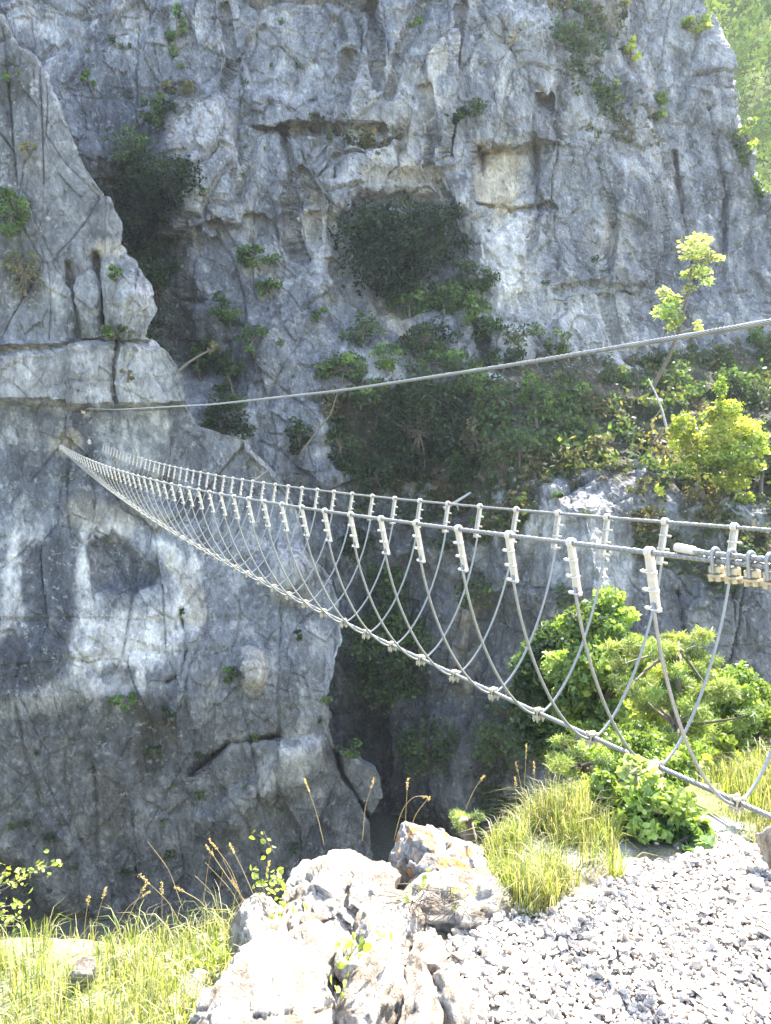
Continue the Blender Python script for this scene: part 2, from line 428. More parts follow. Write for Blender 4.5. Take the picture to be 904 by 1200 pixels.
D += 1.0*np.exp(-(pline(U, V, [(394, 880), (402, 908), (418, 930), (432, 958)])/2.6)**2)
D += .5*np.exp(-(pline(U, V, [(212, 715), (220, 760), (212, 790), (195, 800)])/2.4)**2)
D += .8*np.exp(-(pline(U, V, [(225, 905), (270, 870), (330, 862)])/3)**2)
D -= .6*inside(U, V, [(225, 960), (300, 915), (330, 875), (375, 868), (380, 905), (310, 940), (260, 985)], 12)
D += .9*inside(U, V, [(0, 1000), (30, 1010), (60, 1060), (110, 1070), (110, 1100), (0, 1100)], 10)
D[:, ns:] = D[:, ns-1:ns]+(kk**1.3*11)[None]
paleA = [([(0, 612), (50, 615), (48, 700), (20, 740), (0, 745)], .85, 9), ([(75, 612), (150, 615), (135, 650), (110, 690), (125, 720), (195, 700), (205, 690), (195, 640), (235, 660), (230, 730), (210, 760), (165, 790), (100, 790), (85, 800), (95, 720), (80, 680)], .95, 9), ([(0, 815), (110, 790), (190, 800), (150, 815), (0, 835)], .7, 8),
         ([(165, 495), (195, 500), (190, 520), (165, 520)], .95, 5), ([(150, 520), (165, 512), (172, 535), (160, 560), (148, 540)], .7, 5), ([(265, 945), (300, 915), (330, 880), (360, 872), (372, 890), (320, 925), (280, 965)], .8, 8), ([(0, 405), (190, 408), (205, 465), (0, 470)], .38, 6), ([(285, 765), (310, 768), (316, 808), (290, 805)], .8, 5), ([(320, 645), (360, 650), (362, 690), (325, 695)], .5, 7), ([(30, 10), (90, 40), (70, 60), (20, 40)], .5, 8)]
darkA = [([(25, 625), (85, 612), (92, 690), (60, 790), (0, 810), (0, 750), (30, 720)], .9, 10), ([(108, 640), (130, 630), (188, 675), (182, 692), (108, 692)], .8, 9), ([(0, 520), (110, 520), (200, 560), (140, 600), (0, 605)], .5, 14), ([(0, 830), (220, 830), (250, 860), (380, 960), (430, 1000), (430, 1120), (0, 1120)], .42, 26), ([(170, 500), (330, 560), (350, 600), (230, 590), (170, 540)], .3, 18), ([(0, 90), (120, 240), (120, 300), (0, 330)], .4, 20)]  # the broad lowest patch paints in shade of the overhanging lower wall
creamA = [([(85, 590), (150, 580), (200, 612), (150, 615), (90, 608)], .4, 12), ([(200, 655), (235, 690), (245, 720), (225, 730)], .5, 6), ([(288, 768), (312, 770), (314, 805), (292, 803)], .4, 7), ([(50, 508), (90, 515), (85, 530), (60, 535)], .5, 5), ([(110, 290), (145, 285), (145, 296), (112, 300)], .6, 3)]
earthA = [([(215, 398), (255, 440), (225, 460), (212, 430)], .5, 8), ([(0, 270), (40, 300), (35, 350), (0, 350)], .5, 10), ([(92, 372), (150, 378), (155, 398), (100, 396)], .7, 6), ([(160, 870), (200, 850), (190, 895), (165, 895)], .5, 6), ([(0, 88), (30, 80), (25, 98), (0, 100)], .4, 6), ([(60, 800), (170, 815), (200, 850), (90, 840)], .35, 14)]
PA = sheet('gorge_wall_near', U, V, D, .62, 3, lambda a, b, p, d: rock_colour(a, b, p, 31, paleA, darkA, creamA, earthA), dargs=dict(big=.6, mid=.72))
lookA = Look(U[:, :ns], V[:, :ns], PA[:, :ns])

# --- great cliff behind, its terrace and the face below the terrace: one sheet
silB = np.array([(640, -760), (800, -450), (850, -250), (862, -110), (840, -50), (822, -15), (824, 20), (843, 70), (854, 130), (872, 180), (890, 225), (918, 270), (1080, 420), (1150, 1150)], float)  # unseen top raised and widened to keep sun off the walls below
def usilB(v): return np.interp(v, silB[:, 1], silB[:, 0])
rows = np.concatenate([np.linspace(-760, -30, 60), np.arange(-20, 600, 1.75), np.arange(600, 965, 2.2), np.linspace(975, 1150, 12)])
ucol = np.concatenate([np.linspace(0, .20, 20, endpoint=False), np.linspace(.20, 1, 545)])     # 0..1 across, finer where it is seen
ns, nk = len(ucol), 14
V = np.repeat(rows[:, None], ns+nk, 1)
us = usilB(rows)[:, None]
Ua = -300+(us+300)*ucol[None]
kk = np.arange(1, nk+1)/nk
Ub = us-18*np.sin(kk*1.5)[None]*np.ones_like(us)
U = np.concatenate([Ua, Ub], 1)
TU = [-300, 100, 300, 450, 560, 700, 904, 1100]
TV = [-450, -150, 0, 200, 350, 430, 480, 560, 600, 700, 900, 1150]
T = [[46, 46, 46, 46, 47, 49, 55, 60], [38, 37.5, 37.5, 38.5, 39, 42, 48, 54], [36, 35, 35.2, 36, 37.5, 40, 45, 50], [35, 33.5, 33.8, 34.5, 35.5, 38, 42, 46],
     [34, 32.5, 32.5, 33, 34, 36.5, 40, 44], [34, 32, 31.5, 31, 32.5, 35, 38, 41], [33, 31, 31, 29.5, 29.5, 30.5, 32.5, 34], [33, 31, 31, 28.8, 28.2, 26.5, 27, 28],
     [33, 31, 31.5, 30, 28.6, 25.8, 25.4, 26], [33, 31, 31.5, 31.5, 29.3, 25.3, 24.4, 24], [33, 31, 31.5, 31.5, 29.5, 25, 23.5, 22], [33, 31, 31, 31, 29, 24.5, 23, 21]]
D = blur(grid2(TU, TV, T, U, V), 14)
def step(line, left, right=0., w=5):
    left, right, w = left*.5, right*.5, w*3
    """different distance either side of a roughly upright line given as (u, v) points, fading out at its ends"""
    L = np.array(line, float); x = np.interp(V, L[:, 1], L[:, 0]); e = sm(V, L[0, 1]-25, L[0, 1])*(1-sm(V, L[-1, 1], L[-1, 1]+25))
    s_ = sm(U-x, -w, w); near = np.exp(-((U-x)/90.)**2)
    return e*near*(left*(1-s_)+right*s_)
D += step([(552, -60), (545, 0), (536, 60), (532, 140), (524, 190)], -1.5, .6, 3)
D += .9*np.exp(-(pline(U, V, [(545, 0), (536, 60), (532, 140), (526, 185)])/3)**2)
D += step([(735, -40), (728, 20), (735, 70), (768, 130), (780, 175), (772, 240), (764, 330)], -1.6, 1.2, 5)
D += step([(690, 20), (660, 60), (668, 110), (690, 180)], -.8, .4, 6)
D += step([(600, 40), (598, 70), (588, 110), (596, 150)], .5, -1.0, 4)
D += step([(840, 60), (852, 150), (880, 220)], -.6, .4, 5)
roof = sm(V+.06*(U-590)+3*np.sin(U/7.), 168, 177)*(1-sm(V, 200, 310))*sm(U+.12*(V-200), 550, 568)*(1-sm(U+.3*(V-180), 618, 655)); D += 1.15*roof
D += 1.3*sm(V, 164, 168)*(1-sm(V, 172, 240))*sm(U, 548, 556)*(1-sm(U, 560, 575))
D += .9*sm(V, 46, 50)*(1-sm(V, 55, 90))*sm(U, 588, 592)*(1-sm(U, 604, 612))
D += .7*sm(V, 108, 111)*(1-sm(V, 114, 140))*sm(U, 625, 630)*(1-sm(U, 645, 650))
D += 1.1*inside(U, V, [(392, 260), (420, 232), (500, 228), (545, 250), (560, 300), (530, 360), (470, 375), (420, 350), (395, 320)], 14)
D += 2.0*inside(U, V, [(100, 210), (150, 230), (195, 240), (205, 290), (200, 340), (230, 400), (250, 440), (180, 430), (140, 300)], 42)
D -= .95*inside(U, V, [(190, 130), (205, 112), (262, 112), (275, 150), (278, 260), (215, 275)], 11)     # flat-topped block
D += .4*np.exp(-(pline(U, V, [(262, 112), (277, 150), (279, 235)])/6)**2)
D += .45*inside(U, V, [(270, -40), (520, -60), (520, 40), (440, 90), (380, 106), (300, 106)], 8)       # smooth hollow above the ledge
D -= .8*inside(U, V, [(295, 112), (370, 110), (372, 148), (300, 150)], 4)
D -= .5*inside(U, V, [(300, 160), (385, 152), (450, 170), (420, 240), (330, 262), (285, 250)], 10)
for (bu, bv, br, bh, k) in ((373, 124, 9, 17, .9), (381, 137, 7, 10, .6), (400, 138, 10, 20, 1.0), (412, 133, 6, 14, .5), (433, 160, 7, 5, .6), (432, 180, 14, 18, .8), (585, 30, 12, 14, .7), (600, 25, 10, 9, .6), (625, 30, 18, 24, 1.1), (455, 60, 18, 30, .9), (480, 130, 18, 30, .8), (505, 40, 22, 30, .6), (655, 165, 9, 6, .6), (672, 166, 8, 6, .5), (600, 335, 18, 16, .8), (575, 345, 12, 12, .5), (380, 330, 26, 34, 1.0), (360, 360, 24, 26, .7), (320, 400, 40, 40, .9), (690, 130, 22, 30, .7), (660, 330, 24, 30, .8), (690, 370, 40, 50, 1.3), (640, 400, 26, 34, 1.0), (595, 400, 22, 26, .8)):
    D -= .55*k*np.exp(-(((U-bu)/br)**2+((V-bv)/bh)**2)**1.4)
for ln, w, k in (([(366, 108), (372, 150), (368, 152)], 3, .7), ([(300, 150), (385, 152), (450, 150)], 3, .6), ([(470, 160), (440, 170), (395, 182), (330, 262)], 2.5, .3), ([(265, 0), (275, 60), (262, 105)], 3, .5),
                 ([(500, 100), (512, 150), (505, 200), (522, 230)], 3, .6), ([(560, 240), (600, 246), (650, 240)], 2.5, .6), ([(625, 160), (632, 250), (620, 300)], 3, .5), ([(700, 190), (720, 260), (712, 330), (722, 400)], 4, .8), ([(650, 340), (700, 330), (740, 345)], 2.5, .5), ([(560, 380), (572, 420), (560, 440)], 4, .9), ([(790, 180), (800, 260), (812, 330)], 4, .7), ([(830, 130), (850, 230), (846, 330)], 4, .6),
                 ([(330, 150), (342, 200), (338, 260), (350, 300)], 4, .9), ([(352, 200), (372, 240), (368, 280)], 3.5, .8), ([(410, 60), (402, 120), (392, 210)], 3.5, .7), ([(433, 0), (440, 40), (445, 100)], 4, 1.0), ([(500, 0), (470, 60), (455, 110)], 4, .6)):
    D += k*np.exp(-(pline(U, V, ln)/w)**2)
D += 1.4*inside(U, V, [(395, 470), (470, 455), (545, 470), (560, 540), (540, 600), (430, 600), (390, 540)], 22)
D -= 1.4*inside(U, V, [(555, 600), (640, 575), (700, 585), (720, 700), (640, 720), (560, 690), (470, 650)], 20)
D += 1.5*inside(U, V, [(600, 640), (660, 650), (670, 700), (590, 760), (560, 720)], 14)*0
D -= 1.2*inside(U, V, [(470, 820), (560, 830), (640, 880), (650, 960), (480, 960), (450, 880)], 18)
D += 1.6*np.exp(-(pline(U, V, [(605, 870), (640, 905), (668, 940)])/4)**2)
D -= .9*inside(U, V, [(500, 690), (560, 700), (555, 800), (510, 820), (480, 760)], 14)
D += 1.5*np.exp(-(pline(U, V, [(795, 700), (800, 780), (790, 860)])/8)**2)
D[:, ns:] = D[:, ns-1:ns]+(kk**1.3*14)[None]
paleB = [([(505, 25), (522, 40), (515, 110), (503, 175), (498, 110)], .75, 5), ([(560, 170), (626, 176), (610, 235), (585, 262), (562, 240)], .7, 9), ([(585, 230), (612, 235), (622, 330), (600, 350), (572, 300)], .75, 8), ([(0, 0), (60, 5), (90, 40), (55, 45), (0, 20)], .75, 8), ([(150, 0), (165, 15), (150, 60), (135, 20)], .5, 6), ([(350, 230), (390, 235), (395, 300), (370, 315), (345, 270)], .6, 8), ([(592, 320), (612, 320), (612, 345), (596, 345)], 1., 4), ([(575, 55), (598, 45), (602, 70), (590, 110), (583, 90)], .6, 5), ([(588, 105), (597, 110), (600, 160), (588, 160)], .6, 4), ([(400, 410), (470, 400), (500, 440), (440, 455)], .5, 10),
         ([(560, 340), (640, 330), (740, 345), (760, 420), (600, 440)], .38, 14), ([(405, 60), (500, 70), (500, 200), (440, 230), (400, 200)], .32, 14), ([(640, 460), (720, 480), (750, 540), (640, 545)], .25, 16), ([(560, 590), (700, 580), (800, 610), (790, 690), (600, 700)], .28, 16), ([(400, 640), (560, 640), (600, 700), (540, 720), (440, 700)], .25, 18), ([(205, 115), (262, 113), (275, 180), (215, 180)], .35, 6), ([(545, 250), (640, 250), (640, 340), (560, 330)], .3, 14)]
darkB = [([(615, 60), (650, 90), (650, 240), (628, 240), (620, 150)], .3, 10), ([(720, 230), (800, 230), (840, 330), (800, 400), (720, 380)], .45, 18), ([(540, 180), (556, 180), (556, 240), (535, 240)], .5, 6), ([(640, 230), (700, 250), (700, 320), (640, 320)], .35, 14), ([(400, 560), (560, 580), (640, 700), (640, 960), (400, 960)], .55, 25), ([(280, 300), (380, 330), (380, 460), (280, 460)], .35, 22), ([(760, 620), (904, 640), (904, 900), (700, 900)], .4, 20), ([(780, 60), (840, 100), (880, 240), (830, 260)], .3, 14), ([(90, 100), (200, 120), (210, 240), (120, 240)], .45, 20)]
creamB = [([(560, 172), (600, 172), (606, 225), (590, 265), (562, 235)], .8, 9), ([(580, 48), (605, 46), (598, 75), (588, 80)], .55, 4), ([(450, 350), (482, 352), (482, 385), (455, 375)], .8, 5), ([(505, 70), (512, 70), (512, 130), (503, 130)], .5, 4), ([(355, 235), (392, 240), (390, 262), (360, 262)], .45, 7), ([(530, 690), (555, 700), (548, 830), (535, 835)], .45, 7), ([(470, 180), (520, 200), (510, 235), (460, 225)], .4, 7), ([(705, 250), (735, 250), (738, 300), (700, 300)], .35, 8), ([(430, 130), (470, 120), (470, 150), (430, 160)], .35, 7), ([(690, 0), (735, 0), (735, 40), (690, 30)], .5, 9)]
earthB = [([(380, 470), (480, 440), (560, 438), (650, 428), (760, 415), (1100, 400), (1100, 560), (904, 600), (800, 600), (750, 545), (650, 560), (620, 600), (540, 600), (400, 560)], 1., 8),
          ([(365, 145), (470, 150), (455, 175), (380, 160)], .45, 8), ([(180, 105), (270, 104), (275, 113), (200, 130), (160, 170)], .6, 7), ([(640, 0), (740, 0), (740, 40), (700, 70), (650, 60)], .45, 10), ([(650, 60), (770, 130), (780, 170), (700, 165)], .35, 14), ([(120, 200), (210, 210), (215, 330), (250, 430), (170, 420), (130, 300)], .75, 14), ([(850, 150), (880, 200), (905, 260), (880, 260), (850, 190)], .5, 6), ([(560, 595), (620, 600), (600, 640), (550, 640)], .7, 10), ([(740, 600), (904, 600), (904, 660), (850, 700), (740, 650)], .55, 14), ([(400, 540), (580, 590), (560, 640), (420, 640)], .4, 18), ([(420, 700), (500, 700), (480, 860), (400, 900)], .6, 18), ([(560, 840), (650, 830), (700, 960), (560, 960)], .6, 16), ([(570, 0), (600, 0), (600, 12), (565, 14)], .5, 6)]
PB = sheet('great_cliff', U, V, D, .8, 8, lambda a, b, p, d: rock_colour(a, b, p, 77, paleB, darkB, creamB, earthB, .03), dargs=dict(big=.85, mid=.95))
lookB = Look(U[:, :ns], V[:, :ns], PB[:, :ns])
import bmesh
# ------------------------------------------------------------------ sunlit wooded slope beyond the cliff, gorge floor and near ground
def slope_sheet():
    us = np.linspace(640, 1500, 120); vs = np.linspace(-420, 640, 120)
    U, V = np.meshgrid(us, vs)
    D = 128-(V+420)*.055+(U-640)*-.01
    P = pix(U, V, D); p = P.reshape(-1, 3)
    P = P+np.array([0, -1, .4])*(4*fbm(p/12, 4, 5).reshape(U.shape))[..., None]
    idx = np.arange(U.size).reshape(U.shape)
    f = np.stack([idx[:-1, :-1], idx[1:, :-1], idx[1:, 1:], idx[:-1, 1:]], -1).reshape(-1, 4)
    link('hillside', mesh_np('hillside', P.reshape(-1, 3), f, M_LEAF, True, np.array([.10, .12, .045])), kind='structure')
    return U, V, P

def leafset(c, size, rg, flat=0., shape='diamond', droop=0.):
    """leaf faces at centres c; size (n,) ; returns verts, quads"""
    n = len(c)
    a = rg.normal(size=(n, 3)); a[:, 2] = a[:, 2]*(1-flat)-droop; a /= np.linalg.norm(a, axis=1)[:, None]
    b = rg.normal(size=(n, 3)); b[:, 2] *= (1-flat); b -= a*(a*b).sum(1)[:, None]; b /= np.linalg.norm(b, axis=1)[:, None]
    s = np.broadcast_to(size, (n,))[:, None]
    if shape == 'diamond':
        w = .55
        v = np.stack([c-a*s*.5, c+b*s*w*.5-a*s*.05, c+a*s*.5, c-b*s*w*.5-a*s*.05], 1).reshape(-1, 3)
        f = np.arange(n*4).reshape(n, 4)
        return v, f, 4
    if shape == 'needle':
        v = np.stack([c-a*s*.5-b*s*.04, c-a*s*.5+b*s*.04, c+a*s*.5+b*s*.02, c+a*s*.5-b*s*.02], 1).reshape(-1, 3)
        return v, np.arange(n*4).reshape(n, 4), 4
    # broad: folded leaf with six points, tip and stalk end
    nn = np.cross(a, b)
    v = np.stack([c-a*s*.5, c+b*s*.30-a*s*.15+nn*s*.07, c+b*s*.26+a*s*.2+nn*s*.05, c+a*s*.5-nn*s*.08, c-b*s*.26+a*s*.2+nn*s*.05, c-b*s*.30-a*s*.15+nn*s*.07, c+a*s*.05-nn*s*.02], 1).reshape(-1, 3)
    k = np.arange(n)[:, None]*7
    f = np.concatenate([k+np.array([[0, 1, 6, 6]]), k+np.array([[1, 2, 6, 6]]), k+np.array([[2, 3, 6, 6]]), k+np.array([[3, 4, 6, 6]]), k+np.array([[4, 5, 6, 6]]), k+np.array([[5, 0, 6, 6]])])
    return v, f, 7

U_, V_, PH = slope_sheet()
def far_wood():
    rg = np.random.default_rng(3); ph = PH.reshape(-1, 3); uu = U_.ravel(); vv = V_.ravel()
    k = rg.choice(np.where((uu > 780) & (uu < 1250) & (vv > -150) & (vv < 420))[0], 420)
    cs = []; co = []
    for q in k:
        c = ph[q]; r = rg.uniform(1.2, 3.2); n = 90
        d = rg.normal(size=(n, 3)); d /= np.linalg.norm(d, axis=1)[:, None]
        cs.append(c+np.array([0, -1, 1])*r*.5+d*r*rg.uniform(.55, 1, (n, 1))*np.array([1, 1, .9]))
        base = [(.40, .48, .10), (.52, .56, .14), (.26, .34, .08), (.55, .54, .24)][rg.integers(4)]
        co.append(np.array(base)*rg.uniform(.8, 1.25, (n, 1)))
    c = np.concatenate(cs); co = np.concatenate(co)
    v, f, m = leafset(c, rg.uniform(.5, 1.0, len(c)), rg)
    link('distant_wood', mesh_np('distant_wood', v, f, M_LEAF, False, np.repeat(co, m, 0)), kind='stuff', label='sunlit yellow-green wood on the hillside beyond the cliff edge', category='wood')
far_wood()

GRAVEL = [(596, 1078), (700, 1040), (850, 990), (905, 1006), (1100, 1040), (1300, 1600), (300, 1600), (505, 1215), (500, 1140), (540, 1085)]
def uv_of(P):
    d = P@FWD; d = np.where(np.abs(d) < .05, .05, d); return 452+F_PX*(P@RIGHT)/d, 600-F_PX*(P@UP)/d
def ybrink(x): return np.interp(x, [-60, -6, -2.2, -.6, 0, .35, .8, 1.25, 1.7, 3, 60], [1.8, 2.1, 2.25, 2.45, 2.6, 2.85, 3.35, 3.2, 3.8, 4.2, 4.8])
def gz(x, y):
    x = np.asarray(x, float); y = np.asarray(y, float)
    e = y-ybrink(x); k = np.interp(x, [-2, 0, .8, 3], [1.7, 1.5, 1.0, .85])
    z = -1.75-.12*np.clip(e, 0, .4)-k*np.maximum(e-.35, 0)
    z = z-.10*sm(x, 1.35, 1.85)*sm(y, 2.2, 2.9)
    p = np.stack([x.ravel(), y.ravel(), 0*x.ravel()], 1)
    far = np.clip(.05+np.maximum(e, 0)*.12, 0, 1)
    z = z+(.07*fbm(p/.8, 4, 91)+far.ravel()*.8*fbm(p/4, 4, 92)).reshape(x.shape)*np.where(x > .3, .45+.55*far, 1)
    return np.maximum(z, -15.4+.5*fbm(p/5, 3, 93).reshape(x.shape))
def ground():
    a = np.linspace(-4.6, 4.6, 380); X, Y = np.meshgrid(.5+1.2*np.sinh(a), 2.8+1.2*np.sinh(a))
    Z = gz(X, Y); idx = np.arange(X.size).reshape(X.shape)
    f = np.stack([idx[:-1, :-1], idx[:-1, 1:], idx[1:, 1:], idx[1:, :-1]], -1).reshape(-1, 4)
    p = np.stack([X, Y, Z], -1)
    n1 = fbm(p.reshape(-1, 3)/.35, 4, 95).reshape(X.shape)
    c = lerp3(np.broadcast_to(np.array([.20, .18, .12]), p.shape), np.array([.42, .40, .36]), sm(n1, .15, .5))
    c = lerp3(c, np.array([.13, .15, .05]), ((X < -.35) | (Y > 3.6))*.75)
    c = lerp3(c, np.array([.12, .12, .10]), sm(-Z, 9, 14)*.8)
    uu_, vv_ = uv_of(p.reshape(-1, 3)); gm = (sdf(uu_, vv_, GRAVEL) < 6) & (p.reshape(-1, 3)[:, 1] > .8) & (p.reshape(-1, 3)[:, 1] < 4)
    c = c.reshape(-1, 3); c[gm] = np.array([.48, .43, .37])*(.85+.25*n1.ravel()[gm][:, None]); c = c.reshape(p.shape)
    link('ground', mesh_np('ground', p.reshape(-1, 3), f, M_SOIL, True, c.reshape(-1, 3)), kind='structure')
ground()

def toground(u, v):
    """point of the near ground seen at (u, v)"""
    y = np.linspace(1.2, 9, 400); p = pix(np.full(400, u), np.full(400, v), y); d = p[:, 2]-gz(p[:, 0], p[:, 1])
    k = np.argmax(d < 0); return p[k]

# ------------------------------------------------------------------ rocks and gravel
def ico(sub):
    bm = bmesh.new(); bmesh.ops.create_icosphere(bm, subdivisions=sub, radius=1)
    v = np.array([x.co[:] for x in bm.verts]); f = np.array([[q.index for q in x.verts] for x in bm.faces]); bm.free(); return v, f
ICO = {k: ico(k) for k in (1, 2, 3, 4, 5, 6)}
def facet(v, n, rg, lo=.55, hi=.9):
    for _ in range(n):
        d = rg.normal(size=3); d /= np.linalg.norm(d); h = rg.uniform(lo, hi); t = v@d
        v = v-np.maximum(t-h, 0)[:, None]*d
    return v

def boulder(name, label, u0, u1, v0, v1, y, deep, sub=5, seed=0, col=(.44, .39, .33), rough=1., rot=0., cat='boulder', group=None, facets=11, orange=0., cuts=()):
    rg = np.random.default_rng(seed+500)
    c = pix((u0+u1)/2, (v0+v1)/2, y); sx = (u1-u0)/2/F_PX*y*1.12; sz = (v1-v0)/2/F_PX*y*1.15
    v, f = ICO[sub]; v = facet(v.copy(), facets, rg)
    for nx, ny, nz, h in cuts:
        d = np.array([nx, ny, nz], float); d /= np.linalg.norm(d); v = v-np.maximum(v@d-h, 0)[:, None]*d
    s = np.array([sx, deep/2, sz]); v = v*s/np.abs(v).max(0)
    n = v/np.linalg.norm(v, axis=1)[:, None]
    sc = 3.2/max(sx, .12)
    q = v*sc+seed*7.7
    f1, f2, vec, a, b, cc = worley(q/1.3, seed)
    d = (a-.5)*.16+(vec*np.stack([b-.5, a-.5, cc-.5], 1)).sum(1)*.38-.10*(1-np.clip((f2-f1)/.12, 0, 1))**2
    f1, f2, vec, a, b, cc = worley(q/.45, seed+3)
    d = d+(a-.5)*.05+(vec*np.stack([b-.5, a-.5, cc-.5], 1)).sum(1)*.12+.10*fbm(q/.7, 5, seed)*rough
    v = v+n*(d/sc*1.6)[:, None]
    if rot:
        cs, sn = math.cos(rot), math.sin(rot); v = v@np.array([[cs, 0, -sn], [0, 1, 0], [sn, 0, cs]])
    m = fbm(q/1.1, 4, seed+8); colr = lerp3(np.broadcast_to(np.array(col), v.shape), np.array(col)*np.array([.62, .55, .47]), sm(m, .0, .28)*.85)  # brown patches painted in for the look of shaded rock sides
    if orange:
        colr = lerp3(colr, np.array([.55, .25, .06]), sm(fbm(q/.6, 3, seed+9)+n[:, 2]*.25, .32, .42)*orange)
    me = mesh_np(name, v, f, M_BOULDER, True, colr)
    pr = dict(label=label, category=cat)
    if group: pr['group'] = group
    return link(name, me, None, c, **pr)

boulder('boulder', 'largest sunlit white boulder, pointed at the top, above the other pale rocks', 318, 470, 1026, 1106, 2.85, .65, 6, 1, cuts=[(.62, -.1, .78, .42), (-.7, 0, .7, .62), (.1, -.6, .8, .6)])
boulder('boulder', 'blocky white boulder overhanging the grass, left of the largest one', 268, 340, 1066, 1146, 2.62, .4, 5, 2)
boulder('boulder', 'pale slab wedged below the largest boulder, beside the leafy weed', 325, 402, 1096, 1142, 2.5, .4, 5, 3)
boulder('boulder', 'wide white slab at the bottom edge next to the grass', 226, 392, 1134, 1260, 2.2, .55, 6, 4, rot=.15)
boulder('boulder', 'rounded pale boulder at the bottom edge with a dark cleft on its left', 392, 478, 1124, 1212, 2.32, .4, 5, 5)
boulder('boulder', 'low white boulder cut by the bottom edge, where rocks meet gravel', 470, 520, 1168, 1235, 2.12, .4, 5, 6)
boulder('boulder', 'small upright white rock at the lower left edge of the gravel', 505, 552, 1140, 1205, 2.2, .25, 4, 7)
boulder('boulder', 'flat white rock sloping right from the largest boulder', 418, 500, 1062, 1112, 2.66, .4, 5, 8)
boulder('boulder', 'white rock with a brown underside between largest boulder and grey outcrop', 410, 468, 1022, 1062, 2.85, .35, 5, 18)
boulder('rock_outcrop', 'grey lichen-spotted rock outcrop with an orange patch behind the gravel', 452, 568, 968, 1066, 3.1, .55, 6, 9, col=(.36, .34, .31), orange=.8, cat='outcrop')
boulder('rock_outcrop', 'low brown-grey rock in front of the lichen-spotted outcrop', 470, 602, 1028, 1098, 2.84, .35, 5, 10, col=(.40, .36, .31), cat='outcrop')
boulder('boulder', 'small pale rock half hidden in the grass left of the wide slab', 205, 250, 1146, 1186, 2.4, .2, 4, 11, col=(.5, .47, .42))
boulder('boulder', 'small brown-grey rock standing in the grass at bottom left', 84, 108, 1128, 1158, 2.45, .13, 4, 12, col=(.26, .23, .2))
boulder('stone_stub', 'brown upright stone at the right edge above the gravel', 888, 928, 966, 1016, 3.05, .13, 4, 13, col=(.38, .33, .27), cat='stone')
boulder('boulder', 'fist-sized white rock at the top right end of the gravel', 890, 915, 1006, 1026, 3.15, .12, 3, 14)
boulder('boulder', 'low pale rock at the left edge on the grassy brink', 30, 68, 1112, 1134, 2.68, .2, 4, 15)
boulder('boulder', 'flat pale rock in the far corner of the grass, beside the left edge', -20, 26, 1122, 1146, 2.62, .25, 4, 16)
boulder('boulder', 'angular white rock between the flat sloping rock and the gravel', 478, 522, 1100, 1142, 2.5, .24, 4, 17)
boulder('boulder', 'small brown-sided rock between the rounded boulder and the gravel', 470, 505, 1128, 1162, 2.36, .2, 4, 19)
boulder('boulder', 'small white rock filling the gap under the flat sloping rock', 430, 470, 1100, 1130, 2.5, .2, 4, 20)
boulder('boulder', 'cracked white chunk between the wedged slab and the rounded boulder', 392, 428, 1108, 1138, 2.42, .2, 4, 22)

